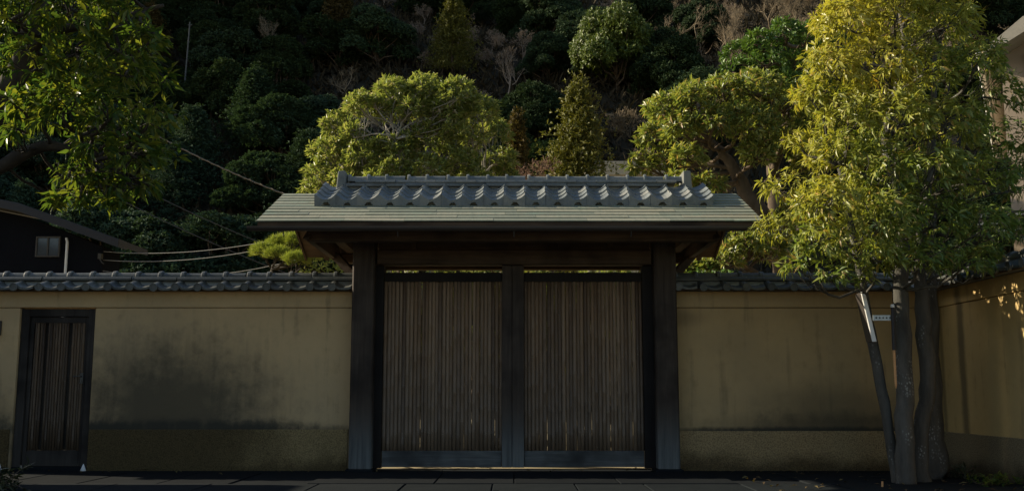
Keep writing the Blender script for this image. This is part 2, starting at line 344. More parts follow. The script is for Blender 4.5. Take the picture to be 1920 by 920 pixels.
# ---------------------------------------------------------------- plant builders
def norm(a): return a / np.maximum(np.linalg.norm(a, axis=1, keepdims=True), 1e-9)
def leaf_mesh(name, P, D, N, L, W, curl=0.18, growth=None, full=True):
    """P base, D direction, N upper side, L length, W width: one folded pointed leaf each"""
    D = norm(D); N = norm(N - D * np.sum(N*D, axis=1, keepdims=True)); S = np.cross(D, N)
    n = len(P); L = L[:, None]; W = W[:, None]
    if full:
        v = np.stack([P, P + D*L*0.45 + S*W*0.5 + N*W*0.12, P + D*L*0.5, P + D*L*0.45 - S*W*0.5 + N*W*0.12, P + D*L*0.97 - N*L*curl], axis=1)
        v[:, 2] -= N * W * 0.10
        tri = np.array([[0,1,2],[0,2,3],[1,4,2],[2,4,3]]); k = 5
    else:
        v = np.stack([P, P + D*L*0.5 + S*W*0.5 + N*W*0.1, P + D*L - N*L*curl, P + D*L*0.5 - S*W*0.5 + N*W*0.1], axis=1)
        tri = np.array([[0,1,2],[0,2,3]]); k = 4
    F = (np.arange(n)[:, None, None]*k + tri[None]).reshape(-1, 3)
    me = bpy.data.meshes.new(name); v = v.reshape(-1, 3)
    me.vertices.add(len(v)); me.vertices.foreach_set('co', v.astype(np.float32).ravel())
    me.loops.add(F.size); me.loops.foreach_set('vertex_index', F.astype(np.int32).ravel())
    me.polygons.add(len(F)); me.polygons.foreach_set('loop_start', np.arange(0, F.size, 3, dtype=np.int32))
    me.update(calc_edges=True)
    if growth is not None:
        at = me.attributes.new('growth', 'FLOAT', 'FACE'); at.data.foreach_set('value', np.repeat(growth, len(tri)).astype(np.float32))
    return me

def lobe_tips(rng, lobes, per_m2, flat=0.8, low=-0.45, inner=0.72, keep=0.62):
    """shoot tips spread over the outer shells of overlapping lobes"""
    C = np.array([l[:3] for l in lobes], float); Rr = np.array([l[3] for l in lobes], float)
    T = []; A = []; I = []
    for i in range(len(C)):
        n = max(6, int(per_m2 * 4 * math.pi * Rr[i]**2))
        d = norm(rng.normal(size=(n, 3))); d = d[d[:, 2] > low - 0.3*rng.random(len(d))]
        rad = inner + (1.12 - inner) * rng.random(len(d))**0.6
        p = C[i] + d * np.array([1, 1, flat]) * (Rr[i] * rad)[:, None]
        q = (p[:, None, :] - C[None]) / np.array([1, 1, flat]); dist = np.linalg.norm(q, axis=2) / Rr[None]
        dist[:, i] = 9
        ok = dist.min(axis=1) > keep
        T.append(p[ok]); A.append(d[ok]); I.append(np.full(ok.sum(), i))
    return np.concatenate(T), np.concatenate(A), np.concatenate(I)

def whorl_leaves(rng, T, A, k, length, width, spread=1.0, up=0.4, droop=0.3, stem=0.12, growth=None, helio=1.0):
    n = len(T); sd = np.array(to_sun); A = norm(A + sd*helio*0.35 + np.array([0, 0, up]) + rng.normal(size=(n, 3))*0.35)
    kk = rng.integers(k[0], k[1]+1, n); idx = np.repeat(np.arange(n), kk); m = len(idx)
    a = A[idx]; ref = np.where(np.abs(a[:, 2:3]) < 0.9, np.array([[0, 0, 1.0]]), np.array([[1.0, 0, 0]]))
    u = norm(np.cross(a, ref)); w = np.cross(a, u)
    ang = rng.random(m) * 2*math.pi
    rad = u*np.cos(ang)[:, None] + w*np.sin(ang)[:, None]
    sp = spread * (0.55 + 0.6*rng.random(m))[:, None]
    D = a*np.cos(sp) + rad*np.sin(sp); D[:, 2] -= droop * (0.4 + 0.9*rng.random(m)); D = norm(D)
    N = a*0.8 + np.array([0, 0, 0.35]) + sd*helio + rng.normal(size=(m, 3))*0.35
    P = T[idx] - a * (stem * rng.random(m))[:, None]
    L = length * (0.5 + 0.8*rng.random(m)); W = width * (0.6 + 0.7*rng.random(m))
    g = None if growth is None else np.clip(growth[idx] + rng.normal(size=m)*0.12, 0, 1)
    return P, D, N, L, W, g

def limb(mb, rng, a, b, r0, r1, bend=0.12, n=7, seg=7, sag=0.0):
    a = np.array(a, float); b = np.array(b, float); ln = np.linalg.norm(b-a)
    o1 = rng.normal(size=3)*bend*ln; o2 = rng.normal(size=3)*bend*ln
    pts = []; rs = []
    for i in range(seg+1):
        t = i/seg
        p = a*(1-t) + b*t + o1*math.sin(math.pi*t)*0.7 + o2*math.sin(2*math.pi*t)*0.35
        p = p + rng.normal(size=3)*ln*0.012*(0 < i < seg); p[2] -= sag*ln*math.sin(math.pi*t)
        pts.append(p); rs.append(r0*(1-t)**0.8 + r1*(1-(1-t)**0.8))
    mb.tube(pts, rs, n); return pts

def branch_out(mb, rng, trunk_pts, lobes, tips, lobe_of, r_limb, twig_r, twigs_per_lobe, bend=0.12, pen=1.4):
    """limbs from the trunk into each lobe, twigs on to some of its shoots"""
    tp = np.array(trunk_pts, float)
    for i, l in enumerate(lobes):
        c = np.array(l[:3]); h = np.linalg.norm(tp - c, axis=1) + pen*np.maximum(0, tp[:, 2] - c[2] + 0.15)
        s = tp[int(np.argmin(h))]
        end = c - np.array([0, 0, 0.25*l[3]])
        pts = limb(mb, rng, s, end, r_limb*min(1.3, 0.5 + l[3]), twig_r*2.0, bend, 6)
        ids = np.where(lobe_of == i)[0]
        if len(ids) == 0: continue
        for j in rng.choice(ids, min(len(ids), twigs_per_lobe), replace=False):
            q = pts[int(rng.integers(3, len(pts)))]
            limb(mb, rng, q, tips[j], twig_r*1.6, twig_r*0.5, 0.15, 4, 4)

def make_tree(name, label, cat, lobes, trunks, leaf, bark, seed, per_m2, k, length, width, spread=1.0, up=0.4, droop=0.3, stem=0.12,
              flat=0.8, r_limb=0.05, twig_r=0.008, twigs=6, growth_fn=None, full=True, group=None, low=-0.45, keep=0.62, bend=0.12, curl=0.18, inner=0.72, pen=1.4):
    rng = np.random.default_rng(seed)
    base = trunks[0][0][:3]
    root = thing(name, label, cat, (base[0], base[1], base[2]), group)
    T, A, I = lobe_tips(rng, lobes, per_m2, flat, low, inner, keep)
    g = growth_fn(T) if growth_fn else None
    P, D, N, L, W, gg = whorl_leaves(rng, T, A, k, length, width, spread, up, droop, stem, g)
    off = np.array(root.location)
    ob('crown', leaf_mesh('crown', P - off, D, N, L, W, curl, gg, full), leaf, root)
    tpts = []
    for tr in trunks:
        mb = MB(); pts = [np.array(p[:3]) - off for p in tr]
        # smooth resampling of the trunk line
        fine = []; fr = []
        for i in range(len(pts)-1):
            p0 = pts[max(i-1, 0)]; p1 = pts[i]; p2 = pts[i+1]; p3 = pts[min(i+2, len(pts)-1)]
            for s in range(5):
                t = s/5
                fine.append(0.5*((2*p1) + (p2-p0)*t + (2*p0-5*p1+4*p2-p3)*t*t + (3*p1-p0-3*p2+p3)*t**3) + rng.normal(size=3)*tr[i][3]*0.08)
                fr.append((tr[i][3]*(1-t) + tr[i+1][3]*t) * (1 + rng.normal()*0.04))
        fine.append(pts[-1]); fr.append(tr[-1][3])
        mb.tube(fine, fr, 10); mb.build('trunk', bark, root, True)
        tpts += fine
    mb = MB(); lb = [(l[0]-off[0], l[1]-off[1], l[2]-off[2], l[3]) for l in lobes]
    up_pts = [p for p in tpts if p[2] > 0.3*max(q[2] for q in tpts)]
    branch_out(mb, rng, up_pts, lb, T - off, I, r_limb, twig_r, twigs, bend, pen)
    mb.build('branches', bark, root, True)
    return root
YELLOW = [(3.1, -2.23, 4.22, 0.31), (3.5, -1.08, 4.66, 0.35), (3.57, -2.19, 4.34, 0.32), (3.99, -1.12, 4.76, 0.41), (3.98, -2.25, 4.22, 0.29), (4.58, -0.91, 4.72, 0.35), (3.0, -2.05, 3.85, 0.29), (3.32, -1.05, 4.18, 0.3), (3.4, -2.18, 3.83, 0.35), (3.84, -1.0, 4.22, 0.39), (3.84, -2.17, 3.78, 0.28), (4.36, -0.95, 4.18, 0.35), (4.3, -2.16, 3.89, 0.25), (4.84, -1.02, 4.28, 0.3), (4.87, -1.36, 3.8, 0.28), (2.82, -1.96, 3.59, 0.18), (3.09, -1.08, 3.85, 0.2), (3.12, -2.06, 3.41, 0.31), (3.43, -1.15, 3.67, 0.29), (3.48, -2.29, 3.29, 0.35), (3.97, -1.02, 3.65, 0.37), (3.98, -2.23, 3.26, 0.32), (4.5, -1.07, 3.57, 0.35), (4.81, -1.52, 3.29, 0.28), (2.89, -1.37, 3.27, 0.2), (3.02, -2.03, 3.01, 0.28), (3.3, -1.15, 3.22, 0.32), (3.38, -2.1, 2.84, 0.35), (3.79, -0.99, 3.09, 0.38), (3.79, -2.27, 2.81, 0.34), (4.33, -1.0, 3.08, 0.35), (4.31, -2.18, 2.78, 0.3), (4.87, -1.02, 3.02, 0.29), (5.01, -1.41, 2.83, 0.22), (2.6, -1.68, 2.78, 0.23), (2.83, -2.22, 2.52, 0.28), (3.15, -1.21, 2.71, 0.32), (3.29, -2.25, 2.37, 0.34), (3.8, -0.89, 2.6, 0.36), (3.85, -2.08, 2.4, 0.3), (4.25, -1.12, 2.56, 0.35), (4.22, -2.21, 2.33, 0.25), (4.72, -1.14, 2.51, 0.3), (4.61, -1.95, 2.32, 0.2), (2.56, -1.62, 2.4, 0.22), (2.8, -2.13, 2.17, 0.24), (3.11, -1.12, 2.32, 0.28), (3.26, -2.18, 2.07, 0.24), (3.69, -0.98, 2.23, 0.3), (3.67, -2.21, 2.02, 0.23), (4.19, -0.95, 2.18, 0.25), (4.09, -2.18, 2.02, 0.22), (4.59, -1.08, 2.16, 0.23), (2.6, -1.96, 2.0, 0.15), (2.85, -2.24, 1.89, 0.13), (3.22, -1.06, 2.03, 0.13), (3.16, -2.16, 1.88, 0.1), (3.57, -0.98, 2.01, 0.12), (3.65, -2.17, 4.77, 0.42), (4.08, -1.11, 5.23, 0.41), (3.21, -2.14, 4.78, 0.36), (3.58, -1.1, 5.23, 0.37), (4.05, -2.17, 4.72, 0.32), (4.54, -1.06, 5.19, 0.36), (3.64, -2.25, 5.15, 0.41), (4.13, -1.05, 5.73, 0.44), (5.16, -1.52, 3.08, 0.26), (5.13, -1.48, 2.45, 0.2), (4.41, -1.98, 2.12, 0.14), (4.76, -1.24, 2.22, 0.16)]
LEFT = [(-4.26, -2.77, 4.07, 0.3), (-4.88, -1.55, 4.54, 0.36), (-3.85, -2.76, 4.12, 0.35), (-4.33, -1.72, 4.53, 0.36), (-3.5, -2.65, 4.07, 0.29), (-3.94, -1.57, 4.47, 0.29), (-3.22, -2.68, 3.86, 0.2), (-3.58, -1.74, 4.19, 0.23), (-4.06, -2.93, 3.58, 0.26), (-4.69, -1.66, 4.0, 0.34), (-3.74, -2.74, 3.69, 0.28), (-4.27, -1.54, 4.1, 0.32), (-3.36, -2.7, 3.61, 0.24), (-3.71, -1.81, 3.9, 0.31), (-3.14, -2.47, 3.59, 0.15), (-4.24, -2.71, 3.3, 0.21), (-4.84, -1.51, 3.65, 0.25), (-3.84, -2.78, 3.25, 0.25), (-4.42, -1.5, 3.62, 0.32), (-3.5, -2.66, 3.24, 0.29), (-3.89, -1.7, 3.51, 0.29), (-3.12, -2.73, 3.17, 0.19), (-3.44, -1.87, 3.41, 0.21), (-3.05, -2.25, 3.35, 0.08), (-3.52, -2.83, 2.87, 0.21), (-4.06, -1.55, 3.18, 0.25), (-3.21, -2.74, 2.87, 0.22), (-3.62, -1.67, 3.12, 0.22), (-3.23, -1.98, 3.05, 0.14), (-3.78, -2.73, 2.68, 0.13), (-4.31, -1.53, 2.94, 0.16), (-3.48, -2.76, 2.58, 0.15), (-3.9, -1.75, 2.79, 0.17), (-3.28, -2.6, 2.62, 0.16), (-3.64, -1.65, 2.81, 0.2), (-3.9, -2.71, 2.48, 0.07), (-4.39, -1.63, 2.69, 0.08), (-3.67, -2.74, 2.49, 0.09), (-4.19, -1.55, 2.73, 0.12), (-4.29, -2.71, 3.06, 0.09), (-4.89, -1.52, 3.37, 0.11), (-3.37, -2.8, 2.44, 0.08), (-3.87, -1.56, 2.67, 0.09), (-3.16, -2.55, 2.63, 0.08), (-3.42, -1.81, 2.78, 0.09), (-3.96, -2.9, 4.55, 0.46), (-4.54, -1.68, 5.09, 0.6), (-3.47, -2.62, 4.62, 0.31), (-3.81, -1.79, 4.99, 0.4), (-4.85, -2.66, 4.26, 0.32), (-5.33, -1.81, 4.6, 0.37)]
ROUND = [(-3.23, 5.65, 4.41, 0.32), (-3.13, 5.51, 4.84, 0.3), (-2.96, 5.48, 5.29, 0.28), (-2.47, 5.04, 5.5, 0.27), (-2.72, 6.73, 5.98, 0.33), (-1.99, 5.1, 5.74, 0.28), (-2.21, 6.89, 6.28, 0.34), (-1.45, 5.14, 5.82, 0.29), (-1.61, 6.97, 6.37, 0.35), (-0.9, 4.88, 5.65, 0.32), (-1.01, 6.82, 6.23, 0.31), (-0.53, 5.08, 5.43, 0.29), (-0.59, 6.87, 5.94, 0.31), (-0.33, 6.15, 5.33, 0.31), (-0.2, 5.88, 4.79, 0.28), (-2.27, 4.9, 5.5, 0.18), (-2.56, 6.92, 6.08, 0.19), (-2.46, 5.11, 4.65, 0.31), (-2.72, 6.82, 5.05, 0.37), (-1.88, 5.04, 4.73, 0.3), (-2.11, 7.04, 5.21, 0.36), (-1.28, 5.13, 4.96, 0.3), (-1.42, 6.9, 5.4, 0.34), (-0.96, 4.89, 5.14, 0.24), (-1.08, 7.03, 5.71, 0.26), (-0.79, 5.1, 4.61, 0.25), (-0.88, 6.94, 5.03, 0.33), (-2.0, 5.0, 4.27, 0.41), (-2.24, 6.92, 4.68, 0.44), (-1.39, 5.0, 4.32, 0.39), (-1.56, 6.99, 4.74, 0.46), (-2.66, 5.32, 4.3, 0.35), (-2.91, 6.9, 4.63, 0.35), (-0.62, 5.27, 4.24, 0.33), (-0.68, 6.99, 4.59, 0.37), (-1.65, 4.86, 5.4, 0.22), (-1.88, 7.09, 6.03, 0.23), (-1.14, 4.98, 5.43, 0.23), (-1.27, 6.81, 5.95, 0.25), (-2.85, 5.34, 4.84, 0.25), (-3.08, 6.64, 5.16, 0.28), (-0.14, 6.27, 4.49, 0.28), (-3.45, 6.22, 4.29, 0.24), (-1.99, 5.11, 5.42, 0.22), (-2.22, 6.97, 5.95, 0.25), (-1.5, 5.11, 5.47, 0.27), (-1.67, 6.87, 5.97, 0.26), (-1.0, 4.92, 5.35, 0.23), (-1.13, 6.93, 5.92, 0.28), (-2.62, 5.04, 5.06, 0.17), (-2.9, 6.81, 5.52, 0.21), (-1.4, 4.99, 5.07, 0.21), (-1.58, 7.08, 5.62, 0.22), (-1.71, 4.99, 4.92, 0.16), (-1.9, 6.84, 5.39, 0.19), (-0.67, 5.28, 5.03, 0.23), (-0.73, 6.93, 5.45, 0.23), (-2.18, 4.96, 4.86, 0.13), (-2.46, 7.02, 5.37, 0.14)]
RIGHTT = [(1.94, 3.93, 4.29, 0.23), (2.2, 4.18, 4.78, 0.28), (2.27, 3.52, 5.02, 0.25), (2.44, 4.6, 5.33, 0.3), (2.61, 3.12, 5.12, 0.24), (2.91, 4.78, 5.62, 0.28), (3.11, 3.27, 5.25, 0.26), (3.41, 4.7, 5.68, 0.29), (3.61, 3.22, 5.26, 0.34), (4.0, 4.78, 5.73, 0.37), (4.09, 3.31, 5.08, 0.35), (4.43, 4.51, 5.43, 0.34), (2.52, 3.34, 4.68, 0.3), (2.75, 4.66, 5.03, 0.28), (2.95, 3.13, 4.75, 0.29), (3.27, 4.7, 5.18, 0.37), (3.49, 3.12, 4.7, 0.37), (3.92, 4.88, 5.18, 0.35), (4.07, 3.31, 4.51, 0.33), (4.41, 4.49, 4.81, 0.35), (2.29, 4.25, 4.33, 0.29), (2.55, 3.15, 4.2, 0.24), (2.85, 4.83, 4.59, 0.24), (2.83, 3.06, 3.78, 0.22), (3.17, 4.77, 4.14, 0.25), (2.39, 3.19, 3.85, 0.2), (2.66, 4.79, 4.18, 0.22), (3.57, 3.19, 4.29, 0.26), (3.92, 4.63, 4.63, 0.28), (4.69, 3.74, 4.95, 0.39), (4.62, 3.61, 4.26, 0.41), (3.38, 3.1, 2.94, 0.26), (3.82, 4.92, 3.21, 0.34), (3.05, 3.08, 2.74, 0.25), (3.44, 4.92, 2.99, 0.26), (2.77, 3.25, 2.61, 0.17), (3.05, 4.71, 2.79, 0.21), (2.54, 3.3, 2.58, 0.16), (2.76, 4.58, 2.73, 0.16), (3.71, 3.36, 2.86, 0.27), (4.06, 4.71, 3.05, 0.28), (4.26, 3.56, 3.45, 0.32), (4.5, 4.42, 3.6, 0.35)]
GREEN = [(5.3, 11.97, 8.81, 0.3), (5.65, 11.22, 8.81, 0.32), (6.04, 12.78, 9.36, 0.32), (6.25, 11.14, 8.98, 0.38), (6.75, 12.94, 9.64, 0.36), (6.86, 11.16, 8.89, 0.36), (7.38, 12.85, 9.5, 0.44), (5.31, 11.71, 8.24, 0.41), (5.87, 11.22, 8.3, 0.43), (6.26, 12.69, 8.79, 0.4), (6.66, 11.19, 8.26, 0.4), (7.11, 12.69, 8.76, 0.45), (7.46, 11.53, 8.76, 0.44), (6.35, 11.25, 7.71, 0.49), (6.81, 12.88, 8.21, 0.52), (5.62, 11.28, 7.66, 0.44), (5.97, 12.67, 8.08, 0.51), (7.65, 12.6, 8.33, 0.49)]
PINE = [(-3.485, 3, 2.795, 0.18), (-3.293, 3.2, 2.931, 0.2), (-3.007, 3, 2.947, 0.2), (-3.271, 2.8, 2.722, 0.16), (-2.937, 2.5, 2.609, 0.16), (-2.747, 2.6, 2.666, 0.13), (-3.219, 3.4, 2.866, 0.2)]
# ---------------------------------------------------------------- the setting: ground, pavement, hillside
from mathutils import noise as mnoise
def sheet(name, x0, x1, y0, y1, z, mat):
    return structure(MB().add([(x0,y0,z),(x1,y0,z),(x1,y1,z),(x0,y1,z)], [(0,1,2,3)]).build(name, mat))
sheet('ground', -400, 400, -400, 400, -0.14, M['earth'])
sheet('road', -60, 60, -12.5, -3.75, -0.132, M['asphalt'])
MB().box(-60, 60, -3.74, -3.6, -0.3, 0.0).build('kerb', M['granite'])
structure(bpy.data.objects['kerb'])
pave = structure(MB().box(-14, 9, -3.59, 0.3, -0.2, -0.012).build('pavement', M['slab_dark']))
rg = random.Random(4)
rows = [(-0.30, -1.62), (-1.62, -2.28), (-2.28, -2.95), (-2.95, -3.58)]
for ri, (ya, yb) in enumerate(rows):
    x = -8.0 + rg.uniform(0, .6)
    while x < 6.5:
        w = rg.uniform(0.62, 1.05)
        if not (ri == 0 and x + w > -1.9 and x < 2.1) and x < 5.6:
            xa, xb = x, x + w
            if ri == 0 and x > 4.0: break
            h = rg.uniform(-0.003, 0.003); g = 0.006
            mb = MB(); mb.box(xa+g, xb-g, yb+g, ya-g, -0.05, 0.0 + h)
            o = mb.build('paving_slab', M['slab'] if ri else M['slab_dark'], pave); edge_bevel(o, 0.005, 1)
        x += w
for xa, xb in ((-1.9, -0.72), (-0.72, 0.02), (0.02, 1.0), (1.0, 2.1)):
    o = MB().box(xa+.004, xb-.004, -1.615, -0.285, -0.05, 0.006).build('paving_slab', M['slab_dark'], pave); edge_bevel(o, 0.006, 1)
sheet('garden_ground', -14, 14, 0.345, 24, -0.006, M['earth'])

def hill_h(x, y):
    s = max(0.0, y - 20)
    h = 0.75 * s if s < 45 else 0.75*45 + 0.25*(s-45)
    if x < -24: h += min(13, -24 - x) * 0.75 * min(1, max(0, s - 8)/12)            # spur added at the left of the valley, raised to shade the left slope
    n = mnoise.noise(Vector((x*0.06, y*0.06, 3.1)))*2.2 + mnoise.noise(Vector((x*0.2, y*0.2, 7.7)))*0.7
    return h + n * min(1, s/8) - 0.3*(s <= 0)
mb = MB(); NX, NY = 110, 70
for j in range(NY+1):
    for i in range(NX+1):
        x = -110 + 200*i/NX; y = 18 + 100*(j/NY)**1.25
        mb.v.append((x, y, hill_h(x, y)))
for j in range(NY):
    for i in range(NX):
        a = j*(NX+1)+i; mb.f.append((a, a+1, a+NX+2, a+NX+1))
structure(mb.build('hillside', M['litter'], None, True))

# ---------------------------------------------------------------- plaster walls with tiled coping
U = 0.25
def pan_tile_mesh():
    """eave tile of the coping: wavy pan with a round boss in front of its ridge"""
    prof = [(0, .018), (.08, .045), (.17, .052), (.26, .045), (.36, .020), (.5, .004), (.68, 0), (.86, .005), (1.0, .018)]
    mb = MB(); n = len(prof); vs_ = []
    for (u, z) in prof:
        x = u*U
        vs_ += [(x, -0.10, 1.968+z), (x, 0.20, 2.055+z), (x, -0.10, 1.945+z*0.7), (x, 0.20, 2.03+z)]
    fs = []
    for i in range(n-1):
        a, b = i*4, (i+1)*4
        fs += [(a, b, b+1, a+1), (a+2, b+2, b, a), (a+3, b+3, b+2, a+2)]
    mb.add(vs_, fs)
    cx = 0.17*U; cz = 1.978; m = 12
    ring = lambda y, r: [(cx + r*math.cos(2*math.pi*k/m), y, cz + r*math.sin(2*math.pi*k/m)) for k in range(m)]
    vs_ = ring(-0.095, .045) + ring(-0.122, .045) + ring(-0.122, .035) + ring(-0.116, .033)
    fs = []
    for a in range(3):
        fs += [(a*m+k, a*m+(k+1) % m, (a+1)*m+(k+1) % m, (a+1)*m+k) for k in range(m)]
    fs.append(tuple(3*m+k for k in range(m)))
    mb.add(vs_, fs); return mb.mesh('pan_tile')
def cap_tile_mesh():
    mb = MB(); m = 9
    def arc(x, r): return [(x, 0.22 + r*math.cos(math.pi*k/(m-1)), 2.112 + r*0.95*math.sin(math.pi*k/(m-1))) for k in range(m)]
    rings = [arc(0, .060), arc(0, .079), arc(.012, .083), arc(.036, .083), arc(.05, .075), arc(.052, .062), arc(U, .062)]
    vs_ = [p for r_ in rings for p in r_]
    mb.add(vs_, [(a*m+k, a*m+k+1, (a+1)*m+k+1, (a+1)*m+k) for a in range(len(rings)-1) for k in range(m-1)])
    return mb.mesh('cap_tile', False)
PAN, CAP = pan_tile_mesh(), cap_tile_mesh()
NOSHI = MB().prismx([(0.055, 2.066), (0.385, 2.066), (0.39, 2.085), (0.37, 2.112), (0.07, 2.112), (0.05, 2.085)], 0.002, 0.497).mesh('ridge_course_tile')
def coping(root, x0, x1, seed, mat=None):
    rr = random.Random(seed); n = int(math.ceil((x1-x0)/U))
    for i in range(n):
        x = x0 + i*U
        if x + U > x1 + 0.02: break
        ob('pan_tile', PAN, M['tile_wall'], root, (x, rr.uniform(-.004, .004), rr.uniform(-.004, .004)), (0, rr.uniform(-.012, .012), 0))
        ob('cap_tile', CAP, M['tile_wall'], root, (x, rr.uniform(-.003, .003), rr.uniform(-.003, .003)), (0, rr.uniform(-.008, .008), 0))
    k = 0
    while x0 + k*0.5 + 0.5 <= x1 + 0.02:
        ob('ridge_course_tile', NOSHI, M['tile_wall'], root, (x0 + k*0.5, rr.uniform(-.004, .004), rr.uniform(-.002, .003)), (0, rr.uniform(-.005, .005), 0)); k += 1
    MB().prismx([(-0.02, 1.952), (0.46, 1.952), (0.50, 1.98), (0.34, 2.062), (0.10, 2.062)], x0, x1).build('coping_core', M['mortar'], root)
    MB().box(x0, x1, -0.055, -0.021, 1.946, 1.972).build('eave_batten', M['wood_x'], root)

# wall beside the gate with the little side door
wall_l = thing('plaster_wall', 'ochre plaster wall with dark algae stain and tiled coping, holding the bamboo side door', 'wall', (0, 0, 0))
XL0, XD0, XD1, XL1 = -7.6, -5.49, -4.65, -1.762
for xa, xb in ((XL0, XD0), (XD1, XL1)):
    o = MB().box(xa, xb, 0.10, 0.34, -0.1, 1.764).build('wall_panel', M['plaster_l'], wall_l); edge_bevel(o, 0.008, 2)
for xa, xb in ((XL0, XD0-0.02), (XD1+0.01, XL1-0.035)):
    o = MB().box(xa, xb, 0.078, 0.099, -0.1, 0.432).build('plinth', M['plinth_l'], wall_l); edge_bevel(o, 0.006, 2)
o = MB().box(XL0, XL1, 0.084, 0.356, 1.768, 1.95).build('frieze', M['plaster_l'], wall_l); edge_bevel(o, 0.01, 2)
coping(wall_l, -7.75, -1.75, 1)
# side door
sd = MB()
sd.box(-5.485, -5.395, 0.135, 0.20, 0.0, 1.76); sd.box(-4.735, -4.655, 0.135, 0.20, 0.0, 1.76); sd.box(-5.394, -4.736, 0.135, 0.20, 1.672, 1.76)
sd.box(-5.393, -5.350, 0.165, 0.205, 0.03, 1.668); sd.box(-4.775, -4.738, 0.165, 0.205, 0.03, 1.668)
sd.box(-5.349, -4.776, 0.165, 0.205, 1.60, 1.668); sd.box(-5.349, -4.776, 0.165, 0.205, 0.03, 0.205)
sd.box(-5.349, -4.776, 0.203, 0.212, 0.205, 1.60)
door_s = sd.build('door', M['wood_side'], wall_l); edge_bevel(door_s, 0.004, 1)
def bamboo_mesh(r, h, seed):
    rr = random.Random(seed); mb = MB(); pts = []; rad = []
    z = 0.0; nxt = rr.uniform(.08, .35)
    pts.append((0, 0, 0)); rad.append(r)
    while nxt < h - 0.04:
        for dz, k in ((-.014, 1.0), (-.005, 1.16), (0.0, 0.98), (.005, 1.13), (.014, 0.98)):
            pts.append((rr.uniform(-.0012, .0012), 0, nxt+dz)); rad.append(r*k)
        nxt += rr.uniform(.24, .36)
    pts.append((0, 0, h)); rad.append(r*0.97)
    mb.tube(pts, rad, 7); return mb.mesh('bamboo_slat', True)
BS = [bamboo_mesh(0.0155, 1.40, 20+i) for i in range(5)]
rb = random.Random(8)
for i in range(19):
    x = -5.333 + i*0.0301
    if i in (4, 13): continue
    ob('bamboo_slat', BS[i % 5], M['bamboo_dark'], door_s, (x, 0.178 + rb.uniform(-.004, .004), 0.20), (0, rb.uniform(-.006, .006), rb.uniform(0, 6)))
hd = MB(); hd.box(-4.80, -4.765, 0.150, 0.164, 0.93, 1.05); hd.tube([(-4.785, .163, 1.01), (-4.785, .12, 1.01), (-4.86, .118, 1.008)], .008, 8)
hd.tube([(-4.782, .149, .955), (-4.782, .14, .955)], .012, 10); hd.build('door_handle', M['handle'], door_s)
MB().box(-5.48, -4.66, 0.12, 0.34, -0.1, 0.028).build('threshold', M['slab_dark'], wall_l)

# wall on the other side of the gate, ending at the corner
wall_r = thing('plaster_wall', 'clean ochre plaster wall between the gate and the lichen-flecked trunks', 'wall', (0, 0, 0))
o = MB().box(1.812, 4.748, 0.10, 0.34, -0.1, 1.764).build('wall_panel', M['plaster_r'], wall_r); edge_bevel(o, 0.008, 2)
o = MB().box(1.83, 4.72, 0.078, 0.099, -0.1, 0.415).build('plinth', M['plinth_r'], wall_r); edge_bevel(o, 0.006, 2)
o = MB().box(1.812, 4.73, 0.084, 0.356, 1.768, 1.95).build('frieze', M['plaster_r'], wall_r); edge_bevel(o, 0.01, 2)
coping(wall_r, 1.81, 4.56, 2)
# return wall running towards the street
wall_s = thing('plaster_wall', 'ochre return wall running towards the street, catching a patch of sun at its top', 'wall', (4.65, 0.36, 0))
wall_s.rotation_euler = (0, 0, R(-90))
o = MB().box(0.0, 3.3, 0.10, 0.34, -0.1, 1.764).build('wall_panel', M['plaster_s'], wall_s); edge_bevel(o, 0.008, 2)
o = MB().box(0.27, 3.28, 0.076, 0.099, -0.1, 0.41).build('plinth', M['plinth_s'], wall_s); edge_bevel(o, 0.006, 2)
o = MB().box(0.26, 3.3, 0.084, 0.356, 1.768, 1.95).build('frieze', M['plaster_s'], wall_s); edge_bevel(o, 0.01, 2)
coping(wall_s, 0.05, 3.3, 3)

# ---------------------------------------------------------------- the roofed gate
gate = thing('roofed_gate', 'roofed timber gate with bamboo double doors under a verdigris copper and tile roof', 'gate', (0, 0, 0))
for xa, xb in ((-1.757, -1.512), (1.563, 1.808)):
    o = MB().box(xa, xb, -0.13, 0.14, 0.02, 2.52, 0.018).build('post', M['wood_v'], gate); edge_bevel(o, 0.006, 2)
    o = MB().box(xa-.03, xb+.03, -0.16, 0.17, -0.1, 0.019).build('footing_stone', M['slab_dark'], gate); edge_bevel(o, 0.012, 2)
for xa, xb in ((-1.511, -1.425), (1.447, 1.562)):
    MB().box(xa, xb, 0.02, 0.16, 0.02, 2.228).build('jamb', M['black_wood'], gate)
o = MB().bevelx(-1.486, 1.537, -0.085, 0.10, 2.23, 2.395, 0.012).build('lintel', M['wood_x'], gate)
o = MB().bevelx(-1.486, 1.537, 0.02, 0.13, 2.396, 2.52, 0.008).build('transom_board', M['wood_x'], gate)
for x in (-1.1, -.55, .0, .55, 1.1):
    MB().box(x-.035, x+.035, -0.03, 0.018, 2.397, 2.515).build('bracket_block', M['wood_x'], gate)
MB().bevelx(-2.15, 2.18, -0.11, 0.12, 2.524, 2.70, 0.012).build('crossbeam', M['wood_x'], gate)
